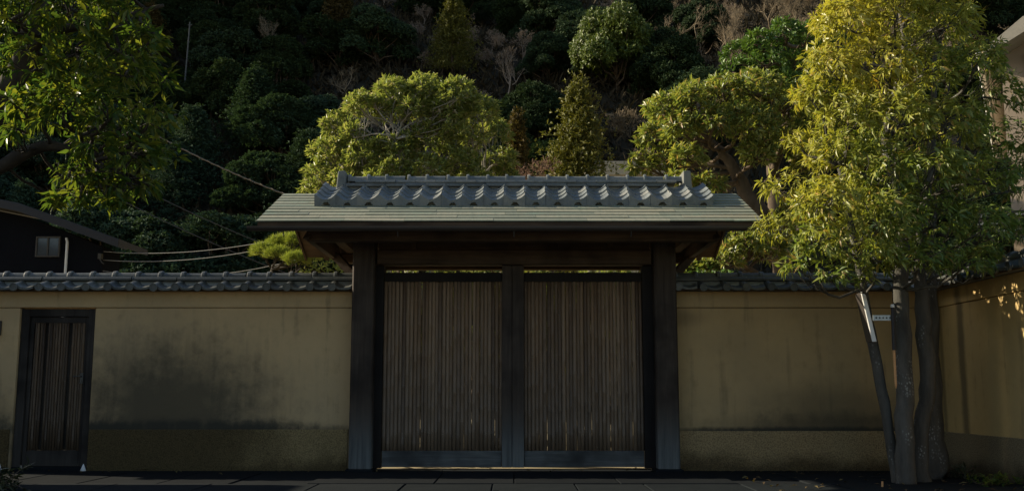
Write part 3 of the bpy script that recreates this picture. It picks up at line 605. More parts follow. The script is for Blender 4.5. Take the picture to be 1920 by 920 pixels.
# beams carrying the eaves
MB().bevelx(-2.12, 2.12, -0.80, -0.66, 2.385, 2.505, 0.01).build('front_purlin', M['wood_x'], gate)
MB().bevelx(-2.12, 2.12, 1.02, 1.15, 2.386, 2.505, 0.01).build('rear_purlin', M['wood_x'], gate)
for x in (-1.95, -1.622, 1.673, 1.98):
    MB().box(x-.055, x+.055, -0.92, 1.26, 2.506, 2.60).build('tie_arm', M['wood_y'], gate)
for x in (-2.12, 2.12):
    MB().add([(x-.03,-.9,2.40),(x-.03,1.3,2.40),(x-.03,.1,2.92),(x+.03,-.9,2.40),(x+.03,1.3,2.40),(x+.03,.1,2.92)],
             [(0,2,1),(3,4,5),(0,1,4,3),(1,2,5,4),(2,0,3,5)]).build('gable_board', M['wood_y'], gate)
for x in (-1.622, 1.673):
    MB().box(x-.08, x+.08, 1.0, 1.16, -0.05, 2.384).build('rear_post', M['black_wood'], gate)
MB().beam((-2.10, .75, 2.44), (-1.66, .62, 1.98), 0.09, 0.09).build('brace', M['wood_y'], gate)
MB().beam((2.14, .75, 2.44), (1.72, .62, 1.98), 0.09, 0.09).build('brace', M['wood_y'], gate)
MB().bevelx(-1.54, 1.59, 1.02, 1.12, 2.305, 2.384, 0.008).build('rear_tie', M['wood_x'], gate)
rz = lambda y: 2.54 + (y + 1.10) * (0.52/1.20)
rear = lambda y: 3.06 - (y - 0.10) * (0.53/1.25)
n_r = 21
for i in range(n_r):
    x = -2.30 + i*4.62/(n_r-1)
    MB().add([(x-.028,-1.06,rz(-1.06)-.10),(x+.028,-1.06,rz(-1.06)-.10),(x+.028,.1,rz(.1)-.10),(x-.028,.1,rz(.1)-.10),
              (x-.028,-1.06,rz(-1.06)-.045),(x+.028,-1.06,rz(-1.06)-.045),(x+.028,.1,rz(.1)-.045),(x-.028,.1,rz(.1)-.045)],
             [(3,2,1,0),(4,5,6,7),(0,1,5,4),(1,2,6,5),(2,3,7,6),(3,0,4,7)]).build('rafter', M['wood_y'], gate)
    MB().add([(x-.028,.11,rear(.11)-.10),(x+.028,.11,rear(.11)-.10),(x+.028,1.3,rear(1.3)-.10),(x-.028,1.3,rear(1.3)-.10),
              (x-.028,.11,rear(.11)-.045),(x+.028,.11,rear(.11)-.045),(x+.028,1.3,rear(1.3)-.045),(x-.028,1.3,rear(1.3)-.045)],
             [(3,2,1,0),(4,5,6,7),(0,1,5,4),(1,2,6,5),(2,3,7,6),(3,0,4,7)]).build('rafter', M['wood_y'], gate)
# roof: timber deck, copper sheets laid in courses
deck = MB()
deck.prismx([(-1.085, rz(-1.085)-.044), (.1, rz(.1)-.044), (1.33, rear(1.33)-.044), (1.33, rear(1.33)-.012), (.1, rz(.1)-.012), (-1.085, rz(-1.085)-.012)], -2.555, 2.515)
roof = deck.build('roof', M['wood_x'], gate)
NC = 10; XE0, XE1 = -2.587, 2.540
Ls = math.hypot(1.20, 0.52); sy, sz = 1.20/Ls, 0.52/Ls
rc = random.Random(15)
for c in range(NC):
    s0 = c*Ls/NC; s1 = (c+1.25)*Ls/NC if c < NC-1 else Ls
    x = XE0; first = True
    while x < XE1 - 0.05:
        w = rc.uniform(.55, .95) if not first else rc.uniform(.3, .9)
        first = False
        xb = min(XE1, x + w)
        if XE1 - xb < 0.2: xb = XE1
        j0 = rc.uniform(-.0025, .0025); j1 = rc.uniform(-.0025, .0025)
        def P(xx, s, h): return (xx, -1.10 + s*sy - h*sz, 2.54 + s*sz + h*sy)
        hi0, hi1, th = 0.0125 + j0, 0.0125 + j1, 0.012
        vs_ = [P(x, s0, hi0-th), P(xb, s0, hi1-th), P(xb, s0, hi1), P(x, s0, hi0), P(xb-.001, s1, 0.002), P(x+.001, s1, 0.002)]
        MB().add(vs_, [(0,1,2,3), (3,2,4,5), (0,3,5), (1,4,2)]).build('copper_sheet', M['copper'], roof)
        x = xb + 0.0015
for c in range(8):                                                       # the slope facing the garden
    s0 = c*1.34/8; L2 = math.hypot(1.25, .53)
    def P2(xx, s, h): return (xx, 1.35 - s*1.25/L2 + h*.53/L2, 2.53 + s*.53/L2 + h*1.25/L2)
    s1 = min(L2, s0 + .2)
    MB().add([P2(XE0,s0,0),P2(XE1,s0,0),P2(XE1,s0,.016),P2(XE0,s0,.016),P2(XE1,s1,.001),P2(XE0,s1,.001)], [(3,2,1,0),(5,4,2,3),(5,3,0),(1,2,4)]).build('copper_sheet', M['copper'], roof)
# eave trim and gutter
MB().box(-2.575, 2.53, -1.084, -1.05, 2.452, 2.532).build('fascia', M['wood_x'], gate)
for x0, x1, side in ((-2.578, -2.556, 0), (2.516, 2.535, 1)):
    MB().add([(x0,-1.05,rz(-1.05)-.085),(x1,-1.05,rz(-1.05)-.085),(x1,.1,rz(.1)-.085),(x0,.1,rz(.1)-.085),(x0,-1.05,rz(-1.05)-.006),(x1,-1.05,rz(-1.05)-.006),(x1,.1,rz(.1)-.006),(x0,.1,rz(.1)-.006)],
             [(3,2,1,0),(4,5,6,7),(0,1,5,4),(1,2,6,5),(2,3,7,6),(3,0,4,7)]).build('bargeboard', M['wood_y'], gate)
    MB().add([(x0,.102,rear(.1)-.085),(x1,.102,rear(.1)-.085),(x1,1.33,rear(1.33)-.085),(x0,1.33,rear(1.33)-.085),(x0,.102,rear(.1)-.006),(x1,.102,rear(.1)-.006),(x1,1.33,rear(1.33)-.006),(x0,1.33,rear(1.33)-.006)],
             [(3,2,1,0),(4,5,6,7),(0,1,5,4),(1,2,6,5),(2,3,7,6),(3,0,4,7)]).build('bargeboard', M['wood_y'], gate)
gt = MB(); m = 9
ring = [(-1.135 + .046*math.cos(math.pi + math.pi*k/(m-1)), 2.482 + .046*math.sin(math.pi + math.pi*k/(m-1))) for k in range(m)]
ring_i = [(-1.135 + .041*math.cos(math.pi + math.pi*k/(m-1)), 2.482 + .041*math.sin(math.pi + math.pi*k/(m-1))) for k in range(m)]
gt.prismx(ring + ring_i[::-1], -2.66, 2.52)
gt.build('gutter', M['metal_dark'], gate, False)
for x in (-2.3, -1.15, 0.02, 1.2, 2.25):
    MB().tube([(x, -1.135, 2.437), (x, -1.12, 2.41), (x, -1.10, 2.385)], .006, 6).build('gutter_hook', M['handle'], gate)
# pan tiles over the upper half of the copper
TW = 4.28/19
PROF = [(0, .060), (.10, .053), (.2, .031), (.32, .010), (.45, .0), (.62, .005), (.78, .018), (.90, .038), (1.0, .060)]
def roof_tile_mesh(skirt):
    mb = MB(); vs_ = []; n = len(PROF); ln = 0.20; q = .455
    for (u, z) in PROF:
        x = u*(TW+.004)
        low = ((-0.055 if (u < .38 or u > .7) else z - .014) if skirt else z - .016)
        vs_ += [(x, 0, z + .014), (x, ln, z + ln*q - .004), (x, .006 if skirt else .003, low)]
    fs = []
    for i in range(n-1):
        a, b = i*3, (i+1)*3
        fs += [(a, b, b+1, a+1), (a+2, b+2, b, a)]
    fs += [(0, 1, 2), ((n-1)*3, (n-1)*3+2, (n-1)*3+1)]
    return mb.add(vs_, fs).mesh('roof_tile')
RT0, RT1 = roof_tile_mesh(True), roof_tile_mesh(False)
rt = random.Random(31)
for r_ in range(4):
    y = -0.50 + r_*0.135
    for c in range(19):
        x = -2.117 + c*TW
        ob('roof_tile', RT0 if r_ == 0 else RT1, M['tile'], roof, (x + rt.uniform(-.005, .005), y + rt.uniform(-.010, .010), rz(-.5) + .060 + r_*.135*.455 + rt.uniform(-.003, .003)),
           (rt.uniform(-.018, .018), rt.uniform(-.02, .02), rt.uniform(-.015, .015)))
MB().prismx([(-.02, 3.02), (.22, 3.02), (.20, 3.118), (0.0, 3.118)], -1.93, 1.99).build('ridge_core', M['mortar'], roof)
MB().prismx([(-.44, rz(-.44)+.01), (.09, rz(.09)+.01), (.09, rz(.09)+.06), (-.44, rz(-.44)+.06)], -2.10, 2.145).build('tile_bed', M['mortar'], roof)
NS = MB().prismx([(-.045, 0), (.245, 0), (.25, .012), (.235, .036), (-.035, .036), (-.05, .012)], .0015, .2235).mesh('ridge_course_tile')
for lay in range(2):
    x = -1.87 + (0.11 if lay else 0); i = 0
    while x + .22 < 1.93:
        ob('ridge_course_tile', NS, M['tile'], roof, (x, rt.uniform(-.005, .005) + .002*lay, 3.119 + lay*.0375 + rt.uniform(0, .0015)), (0, rt.uniform(-.006, .006), 0)); x += .2255
def ridge_cap_mesh():
    mb = MB(); m = 9
    def arc(x, r): return [(x, .10 + r*math.cos(math.pi*k/(m-1)), 3.195 + r*1.25*math.sin(math.pi*k/(m-1))) for k in range(m)]
    rings = [arc(0, .052), arc(0, .068), arc(.01, .071), (arc(.028, .071)), arc(.036, .06), arc(.038, .054), arc(TW, .054)]
    mb.add([p for r_ in rings for p in r_], [(a*m+k, a*m+k+1, (a+1)*m+k+1, (a+1)*m+k) for a in range(len(rings)-1) for k in range(m-1)])
    return mb.mesh('ridge_cap_tile')
RC = ridge_cap_mesh(); x = -1.87
while x + TW < 1.96:
    ob('ridge_cap_tile', RC, M['tile'], roof, (x, rt.uniform(-.003, .003), rt.uniform(-.003, .003)), (0, rt.uniform(-.006, .006), 0)); x += TW
for xa, xb, k in ((-1.955, -1.872, -1), (1.925, 2.008, 1)):
    mb = MB(); mb.prismy([(xa-.015*(k < 0)-.004, 3.07), (xb+.015*(k > 0)+.004, 3.07), (xb, 3.295), (xa, 3.295)], -0.045, 0.245)
    o = mb.build('ridge_end_tile', M['tile'], roof); edge_bevel(o, 0.010, 2)
# double doors: frame with bamboo slats nailed side by side
BM = [bamboo_mesh(0.0232, 1.86, 40+i) for i in range(8)]
BM2 = [bamboo_mesh(0.0205, 1.86, 60+i) for i in range(5)]
rd = random.Random(77)
for (x0, x1, cs0, cs1, hx0, hx1) in ((-1.418, -0.112, -0.111, -0.0015, -1.424, -1.408), (0.132, 1.440, 0.0015, 0.131, 1.43, 1.446)):
    f = MB()
    f.box(cs0, cs1, -0.02, 0.09, 0.03, 2.226)                                     # meeting stile, the full height of the opening
    f.box(x0, x1, 0.035, 0.085, 2.05, 2.155); f.box(x0, x1, 0.03, 0.088, 0.032, 0.205)
    f.box(x0, x1, 0.086, 0.110, 0.62, 0.69); f.box(x0, x1, 0.086, 0.110, 1.12, 1.19); f.box(x0, x1, 0.086, 0.110, 1.62, 1.69)
    d = f.build('door', M['wood_v'], gate); edge_bevel(d, 0.006, 2)
    MB().box(x0 + .004, x1 - .004, 0.020, 0.0295, 0.034, 0.203).build('kick_board', M['rail'], d)
    MB().box(x0 + .004, x1 - .004, 0.026, 0.0345, 2.052, 2.153).build('head_board', M['black_wood'], d)
    x = x0 + .016
    while x < x1 + .014:
        thin = rd.random() < .25
        r_ = .0205 if thin else .0232
        me = rd.choice(BM2 if thin else BM)
        ob('bamboo_slat', me, M['bamboo'], d, (x, .060 + rd.uniform(-.008, .008), .2045), (rd.uniform(-.001, .001), rd.uniform(-.0012, .0012), rd.uniform(0, 6.28)))
        x += 2*r_*.93 + rd.choice([-.003, -.002, -.002, -.001, -.001, -.001, .0, .0, .001, .0035])

MB().box(-.03, .03, .0905, .105, .034, 2.22).build('meeting_strip', M['black_wood'], gate)
# ---------------------------------------------------------------- houses
hl = thing('house', 'dark charcoal house with a low gabled roof beyond the stained wall', 'house', (-8, 5, 0))
def H(v, o=(-8, 5, 0)): return [(a-o[0], b-o[1], c-o[2]) for a, b, c in v]
PRO = [(-11.5, 3.55), (-8.90, 4.05), (-8.01, 3.87), (-6.35, 3.28)]
wl_ = MB(); wl_.prismy([(-11.2-(-8), 0), (-6.75+8, 0), (-6.75+8, 3.20), (-8.01+8, 3.70), (-8.9+8, 3.88), (-11.2+8, 3.40)], 0.35, 1.1)
wl_.build('wall', M['siding'], hl)
for i in range(9):
    z0 = 0.35*i
    MB().box(-3.2, 1.26, .338, .349, z0+.02, z0+.34).build('siding_board', M['siding'], hl) if z0 < 2.8 else None
rf = MB(); top = [(x+8, z) for x, z in PRO]
rf.prismy(top + [(x, z-.10) for x, z in top[::-1]], 0.0, 1.3); rfo = rf.build('roof', M['roof_dark'], hl)
fs_ = MB(); fs_.prismy([(x, z-.015) for x, z in top] + [(x, z-.14) for x, z in top[::-1]], -.03, -.002); fs_.build('fascia', M['fascia'], rfo)
sf = MB(); sf.prismy([(x, z-.105) for x, z in top] + [(x, z-.135) for x, z in top[::-1]], 0.001, .34); sf.build('soffit', M['soffit'], rfo)
w = MB(); x0, x1, z0, z1 = .16, .56, 3.03, 3.37
for a in ((x0, x0+.025, z0, z1), (x1-.025, x1, z0, z1), (x0+.026, x1-.026, z0, z0+.025), (x0+.026, x1-.026, z1-.025, z1), ((x0+x1)/2-.012, (x0+x1)/2+.012, z0+.026, z1-.026)):
    w.box(a[0], a[1], .30, .337, a[2], a[3])
wo_ = w.build('window', M['soffit'], hl)
MB().box(x0+.026, (x0+x1)/2-.013, .318, .326, z0+.026, z1-.026).build('pane', M['glass'], wo_)
MB().box((x0+x1)/2+.013, x1-.026, .318, .326, z0+.026, z1-.026).build('pane', M['glass'], wo_)
MB().box((x0+x1)/2+.02, (x0+x1)/2+.09, .327, .331, z0+.05, z1-.07).build('pane_reflection', M['pane_reflection'], wo_)  # pale strip standing in for the reflection in the pane
MB().tube([(.68, .30, 0), (.68, .30, 3.28), (.655, .32, 3.34)], .022, 8).build('downpipe', M['white'], hl)
v = MB(); v.box(1.22, 1.27, .24, .335, 2.99, 3.08); v.tube([(1.25, .25, 2.99), (1.29, .25, 2.93), (1.32, .26, 2.91)], .010, 6); v.build('wall_vent', M['soffit'], hl)

hr = thing('house', 'peach-rendered house behind the golden tree, with tiled lean-to roof', 'house', (6.55, 2.0, 0))
hr.rotation_euler = (0, 0, R(-27))
MB().box(0.05, 5, 0, 6, 0, 5.5).build('wall', M['render_wall'], hr)
rr_ = MB(); rr_.prismy([(-.15, 5.28), (.35, 5.66), (5, 5.9), (5, 5.75), (.4, 5.48), (-.12, 5.20)], -.5, 6.4); r0 = rr_.build('roof', M['roof_metal'], hr)
MB().tube([(-.19, -.5, 5.27), (-.19, 6.4, 5.27)], .05, 8).build('gutter', M['white'], r0)
w = MB(); w.box(.55, 1.6, -.04, -.002, 3.4, 3.46); w.box(.55, 1.6, -.04, -.002, 4.5, 4.56); w.box(.55, .61, -.04, -.002, 3.461, 4.499); w.box(1.54, 1.6, -.04, -.002, 3.461, 4.499)
wo_ = w.build('window', M['metal_dark'], hr); MB().box(.611, 1.539, -.025, -.012, 3.461, 4.499).build('pane', M['glass'], wo_)
MB().tube([(.38, -.05, 0), (.38, -.05, 5.3)], .04, 8).build('downpipe', M['fascia'], hr)
lt = MB(); lt.prismx([(-.75, 2.78), (-.70, 2.74), (0, 3.12), (0, 3.2)], -.35, 3); l0 = lt.build('lean_to_roof', M['fascia'], hr)
for i in range(12):
    for j in range(3):
        MB().box(-.35+i*.27, -.35+i*.27+.255, -.74+j*.24, -.52+j*.24, 2.83+j*.135, 2.86+j*.135).build('roof_tile', M['tile'], l0)
MB().box(-.30, 3, -.60, -.02, 2.28, 2.50).build('canopy_band', M['white'], hr)
MB().box(-.22, 3, -.45, -.02, 0, 2.279).build('porch_wall', M['render_wall'], hr)

nb = thing('house', 'unseen single-storey house added to shade the pavement, beyond the overhanging evergreen', 'house', (-11, -3.6, 0))  # out of view, added so its shadow covers the pavement
MB().box(-2.2, 2.2, -3.4, 3.0, -.1, 3.1).build('wall', M['render_wall'], nb)
r1 = MB().prismy([(-2.7, 2.95), (2.7, 2.95), (2.7, 3.08), (0, 4.3), (-2.7, 3.08)], -3.8, 3.4).build('roof', M['roof_dark'], nb)
for yy_ in (-2.2, .2):
    w = MB().box(2.202, 2.24, yy_, yy_+1.3, .9, 2.1).build('window', M['metal_dark'], nb); MB().box(2.241, 2.255, yy_+.06, yy_+1.24, .96, 2.04).build('pane', M['glass'], w)
bl = thing('building', 'pale flat-topped concrete building peeping over the gate ridge by the small conifer', 'building', (3.0, 20, 0))
MB().box(-.63, 2.2, 0, 3, -.1, 7.55).build('wall', M['concrete'], bl)
o = MB().box(-.70, 2.3, -.08, 3.1, 7.551, 8.0).build('parapet', M['concrete'], bl); edge_bevel(o, .03, 2)
for i in range(2):
    w = MB(); xx = -.2 + i*1.2; w.box(xx, xx+.7, -.03, -.002, 5.2, 6.3); wo_ = w.build('window', M['metal_dark'], bl)
    MB().box(xx+.05, xx+.65, -.045, -.031, 5.25, 6.25).build('pane', M['glass'], wo_)

# ---------------------------------------------------------------- trees of the garden and the street
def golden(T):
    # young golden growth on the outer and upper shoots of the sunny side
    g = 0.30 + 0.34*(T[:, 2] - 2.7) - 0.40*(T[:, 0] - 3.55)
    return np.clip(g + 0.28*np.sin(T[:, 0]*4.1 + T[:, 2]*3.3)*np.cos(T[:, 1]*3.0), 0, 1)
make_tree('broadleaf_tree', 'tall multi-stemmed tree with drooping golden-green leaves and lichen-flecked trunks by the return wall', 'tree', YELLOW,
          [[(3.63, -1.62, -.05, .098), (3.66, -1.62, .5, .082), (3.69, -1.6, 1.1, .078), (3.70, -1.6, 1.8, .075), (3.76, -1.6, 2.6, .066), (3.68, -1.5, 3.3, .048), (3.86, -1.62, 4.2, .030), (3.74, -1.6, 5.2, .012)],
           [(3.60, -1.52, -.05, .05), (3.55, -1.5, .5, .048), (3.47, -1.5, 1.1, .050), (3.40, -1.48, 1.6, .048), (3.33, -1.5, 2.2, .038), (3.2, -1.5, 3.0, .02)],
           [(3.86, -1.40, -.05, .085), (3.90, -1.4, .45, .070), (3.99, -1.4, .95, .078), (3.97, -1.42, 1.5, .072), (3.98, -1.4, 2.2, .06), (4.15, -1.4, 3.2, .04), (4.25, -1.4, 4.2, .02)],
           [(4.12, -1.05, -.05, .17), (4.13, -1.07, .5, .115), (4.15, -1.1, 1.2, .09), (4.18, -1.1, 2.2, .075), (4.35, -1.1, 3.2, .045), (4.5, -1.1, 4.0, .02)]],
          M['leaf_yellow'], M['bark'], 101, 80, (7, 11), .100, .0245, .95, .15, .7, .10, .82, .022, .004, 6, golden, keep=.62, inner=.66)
make_tree('broadleaf_tree', 'dark evergreen overhanging the side door, back-lit leaves glowing yellow-green at its fringe', 'tree', LEFT,
          [[(-5.26, -2.1, -.05, .16), (-5.17, -2.1, 1.5, .13), (-4.93, -2.15, 2.6, .12), (-4.70, -2.2, 3.4, .11), (-4.46, -2.2, 4.0, .10), (-4.32, -2.2, 4.8, .07), (-4.14, -2.2, 5.6, .03)],
           [(-4.89, -2.15, 2.75, .07), (-4.42, -2.2, 2.98, .06), (-4.15, -2.2, 3.05, .045), (-3.85, -2.2, 2.9, .025)],
           [(-4.51, -2.2, 3.9, .06), (-4.14, -2.3, 4.1, .045), (-3.67, -2.3, 4.2, .035), (-3.20, -2.3, 4.35, .015)]],
          M['leaf_left'], M['bark_dark'], 102, 34, (6, 10), .14, .036, 1.0, .1, .75, .12, .85, .026, .005, 6, keep=.55, pen=.1)
make_tree('domed_tree', 'broad domed garden tree with pale bare limbs showing through, behind the gate', 'tree', ROUND,
          [[(-1.75, 6, 0, .17), (-1.7, 6, 1.2, .15), (-1.78, 6, 2.4, .13), (-1.65, 6, 3.4, .11), (-1.6, 6, 4.2, .07)],
           [(-1.72, 6, 1.9, .09), (-2.1, 5.8, 2.9, .08), (-2.4, 5.6, 3.8, .05), (-2.6, 5.6, 4.3, .03)],
           [(-1.7, 6, 2.0, .09), (-1.2, 5.8, 3.2, .07), (-.75, 5.6, 3.9, .045), (-.5, 5.6, 4.4, .025)],
           [(-1.68, 6, 2.6, .07), (-1.55, 5.4, 3.6, .06), (-1.75, 5.0, 4.3, .04), (-1.9, 4.9, 4.9, .02)]],
          M['leaf_round'], M['bark_pale'], 103, 125, (7, 11), .10, .034, .95, .55, .12, .07, .8, .024, .006, 8, keep=.5, low=-.45, full=False, inner=.6)
make_tree('spreading_tree', 'olive-leaved spreading tree with a crooked dark trunk between gate roof and golden tree', 'tree', RIGHTT,
          [[(4.3, 4, 0, .17), (4.25, 4, 1.5, .15), (4.1, 4, 2.7, .14), (3.86, 4, 3.4, .13), (3.62, 4, 3.75, .12), (3.42, 4, 4.15, .10), (3.2, 4, 4.5, .06), (2.9, 4, 4.8, .03)],
           [(3.72, 4, 3.6, .08), (3.9, 4, 3.95, .075), (4.1, 4, 4.4, .055), (4.3, 4, 5.0, .03)],
           [(4.2, 4, 2.0, .06), (3.8, 3.6, 2.4, .05), (3.3, 3.4, 2.7, .03)]],
          M['leaf_right'], M['bark_brown'], 104, 85, (6, 10), .12, .038, 1.0, .4, .25, .08, .75, .042, .008, 7, keep=.58, full=False)
make_tree('broadleaf_tree', 'fresh green tree rising behind the olive-leaved spreading tree', 'tree', GREEN,
          [[(6.3, 12, 0, .25), (6.2, 12, 3, .2), (6.1, 12, 6, .15), (6.2, 12, 8.2, .07), (6.2, 12, 9.2, .03)]],
          M['leaf_green'], M['bark_brown'], 105, 34, (7, 10), .16, .055, 1.0, .35, .3, .1, .8, .06, .012, 5, keep=.6, full=False)
# pruned pine
rng = np.random.default_rng(61)
pr_ = thing('pine_tree', 'cloud-pruned pine with bright needle pads above the wall coping', 'pine', (-3.4, 3.1, 0))
T, A, I = lobe_tips(rng, PINE, 420, .55, -.15, .8, .55)
P, D, N, L, W, g = whorl_leaves(rng, T, A, (22, 30), .085, .0055, .75, .9, -.1, .05)
off = np.array(pr_.location); ob('crown', leaf_mesh('crown', P-off, D, N, L, W, .05, None, False), M['leaf_pine'], pr_)
mb = MB(); tp = [(0, 0, -.05), (.05, 0, .8), (-.08, .05, 1.5), (.1, 0, 2.1), (.0, 0, 2.55)]; mb.tube(tp, [.09, .08, .07, .055, .04], 8); mb.build('trunk', M['bark_dark'], pr_, True)
mb = MB(); branch_out(mb, rng, tp[2:], [(l[0]-off[0], l[1]-off[1], l[2]-off[2], l[3]) for l in PINE], T-off, I, .03, .006, 8); mb.build('branches', M['bark_dark'], pr_, True)

def conifer_mesh(seed, h, r, n, size, col_h=0.0, ragged=.35):
    """pointed evergreen: sprays on whorled branches"""
    rng = np.random.default_rng(seed); nb = int(n/52); T = []; A = []
    for b in range(nb):
        t = rng.random()**.8; z = h*(col_h + (1-col_h)*t); az = rng.random()*2*math.pi
        ln = r*(1-t)**.75*max(.25, 1 + rng.normal()*ragged*.6) + .08*r
        s = np.clip(.75 + .28*rng.normal(size=14), .1, 1.12)
        for q in s:
            T.append((math.cos(az)*ln*q + rng.normal()*.09*r, math.sin(az)*ln*q + rng.normal()*.09*r, z - .18*ln*q + rng.normal()*.022*h)); A.append((math.cos(az), math.sin(az), .35))
    T = np.array(T); A = np.array(A)
    P, D, N, L, W, g = whorl_leaves(rng, T, norm(A), (3, 5), size, size*.42, .9, .5, .1, size*.6)
    return leaf_mesh('crown', P, D, N, L, W, .15, None, False)
def pole_mesh(h, r0, seed, branches=14, br=.9):
    rng = np.random.default_rng(seed); mb = MB()
    pts = [(rng.normal()*.02*h*.3, rng.normal()*.02*h*.3, h*i/8 - .3*(i == 0)) for i in range(9)]
    mb.tube(pts, [r0*(1-.9*i/8) for i in range(9)], 7)
    for b in range(branches):
        t = .25 + .7*rng.random(); az = rng.random()*6.28; ln = br*(1-t)**.6 + .2
        a = np.array((0, 0, h*t)); limb(mb, rng, a, a + np.array((math.cos(az)*ln, math.sin(az)*ln, .12*ln)), r0*.3*(1-t) + .008, .006, .1, 4, 4)
    return mb.mesh('trunk', True)
def place(name, label, cat, parts, loc, scale=1.0, rz_=0.0, group=None):
    root = thing(name, label, cat, loc, group); root.scale = (scale, scale, scale) if not hasattr(scale, '__len__') else scale; root.rotation_euler = (0, 0, rz_)
    for nm, me, mt in parts: ob(nm, me, mt, root)
    return root
place('conifer', 'small olive conifer with a pale bare stem above the gate ridge', 'conifer',
      [('crown', conifer_mesh(201, 8.55, 1.15, 26000, .11, .3, 1.0), M['leaf_conifer']), ('trunk', pole_mesh(8.3, .11, 1, 26, 1.0), M['bark_pale'])], (1.72, 14, 0))
place('conifer', 'short rusty-green conifer tucked beside the domed tree', 'conifer',
      [('crown', conifer_mesh(202, 7.5, .62, 16000, .10, .35), M['leaf_brown']), ('trunk', pole_mesh(7.2, .09, 2, 12, .5), M['bark_brown'])], (.12, 13, 0))

def bare_mesh(seed, h, spread, levels=4, r0=.09, kids=(3, 5), seg=4, lean=0.0, up=.35):
    """leafless tree: forking limbs down to thin twigs"""
    rng = np.random.default_rng(seed); mb = MB()
    def grow(p, d, ln, r, lv):
        pts = [np.array(p)]; dd = np.array(d, float)
        for i in range(seg):
            dd = dd + rng.normal(size=3)*.18 + np.array([0, 0, up*.12]); dd /= np.linalg.norm(dd)
            pts.append(pts[-1] + dd*ln/seg)
        mb.tube(pts, [r*(1-.45*i/seg) for i in range(seg+1)], 5 if lv > 2 else 3, False)
        if lv == 0: return
        for k in range(int(rng.integers(kids[0], kids[1]+1))):
            j = int(rng.integers(max(1, seg-2), seg+1)); q = dd + rng.normal(size=3)*spread + np.array([0, 0, up])
            grow(pts[j], q/np.linalg.norm(q), ln*(.52 + .25*rng.random()), max(r*.5, .006), lv-1)
    grow((0, 0, -.2), (lean, 0, 1), h*.36, r0, levels); return mb.mesh('branches')
BARE = [bare_mesh(301+i, 5.5, .62, 5, .10, (3, 4)) for i in range(4)]
BRUSH = [bare_mesh(330+i, 2.6, .85, 6, .035, (3, 4), 4, 0, .22) for i in range(3)]       # leafless, much forked thickets
RED = bare_mesh(350, 2.4, .8, 5, .03, (3, 5), 4, 0, .15)
place('bare_shrub', 'leafless reddish shrub between the two small conifers', 'shrub', [('branches', RED, M['twig_red'])], (.62, 12, 5.0), 1.0, .4)
st = MB(); st.tube([(0, 0, 0), (.05, 0, 2.5), (0, 0, 5.0)], [.07, .05, .035], 7)
o_ = [o for o in col.objects if o.name.startswith('bare_shrub')][0]; o_.location = (.62, 12, 0)
for ch in o_.children: ch.location = (0, 0, 4.9)
st.build('trunk', M['bark_brown'], o_, True)

# shrubs inside the gate, seen through the slot above the doors and past the posts
def bush(name, label, loc, rx, ry, h, mat, seed, n=70, leaf=.07, group=None):
    rng = np.random.default_rng(seed); root = thing(name, label, 'shrub', loc, group)
    lb = [(rng.normal()*rx*.45, rng.normal()*ry*.45, h*(.45 + .4*rng.random()), min(rx, ry)*(.45 + .3*rng.random())) for i in range(9)]
    T, A, I = lobe_tips(rng, lb, n, .9, -.6, .7, .6); P, D, N, L, W, g = whorl_leaves(rng, T, A, (6, 9), leaf, leaf*.42, 1.0, .4, .2, .06)
    ob('crown', leaf_mesh('crown', P, D, N, L, W, .15, None, False), mat, root)
    mb = MB()
    for l in lb: limb(mb, rng, (rng.normal()*.05, rng.normal()*.05, -.05), l[:3], .025, .01, .08, 5)
    mb.build('stems', M['bark_brown'], root, True); return root
for i, (x, y, h, mt) in enumerate([(-1.45, 3.3, 3.05, 'leaf_round'), (-.55, 3.6, 3.05, 'leaf_round'), (.55, 3.4, 3.0, 'leaf_right'), (1.5, 3.6, 3.05, 'leaf_round')]):
    bush('garden_shrub', 'leafy garden shrub glimpsed through the slot above the gate doors', (x, y, 0), .6, .5, h, M[mt], 400+i, group='shrubs behind the gate doors')
bush('garden_shrub', 'sunlit leafy shrub showing between the gate post and the olive-leaved tree', (2.75, 3.0, 0), .62, .5, 2.85, M['leaf_green'], 410)
bush('garden_shrub', 'leafy shrub under the eave between pruned pine and gate post', (-2.55, 3.3, 0), .5, .5, 2.85, M['leaf_round'], 411)

bush('garden_shrub', 'unseen low shrub added to shade the ground behind the gate doors, hinge side', (-1.75, .95, 0), .5, .3, .75, M['leaf_green'], 412)  # hidden shrub, added to break the sunlit strip under the doors

# ---------------------------------------------------------------- the wooded hillside
hill = lambda x, y: (x, y, hill_h(x, y) - .15)
def broad_mesh(seed, h, r, n_l, per, leaf):
    rng = np.random.default_rng(seed); lb = []
    for i in range(n_l):
        t = rng.random(); a = rng.random()*6.28; q = r*math.sqrt(rng.random())*(1-.55*t)
        lb.append((math.cos(a)*q, math.sin(a)*q, h*(.42 + .5*t), r*(.26 + .16*rng.random())))
    T, A, I = lobe_tips(rng, lb, per, .8, -.35, .7, .6); P, D, N, L, W, g = whorl_leaves(rng, T, A, (5, 8), leaf, leaf*.5, 1.0, .3, .25, .15)
    me = leaf_mesh('crown', P, D, N, L, W, .15, None, False)
    mb = MB(); mb.tube([(0, 0, -.4), (.06*r, 0, h*.3), (0, .05*r, h*.6), (.03, 0, h*.85)], [.14, .11, .08, .03], 7)
    for l in lb: limb(mb, rng, (0, 0, h*(.25 + .3*rng.random())), l[:3], .05, .015, .1, 4, 4)
    return me, mb.mesh('trunk', True)
BROAD = [broad_mesh(500+i, 5.2, 2.0, 24, 62, .15) for i in range(4)]
FEATH = [conifer_mesh(520+i, 6.0, 1.55, 30000, .14, .12, .5) for i in range(3)]
STEM = [pole_mesh(5.8, .12, 530+i, 10, .8) for i in range(3)]
named = []
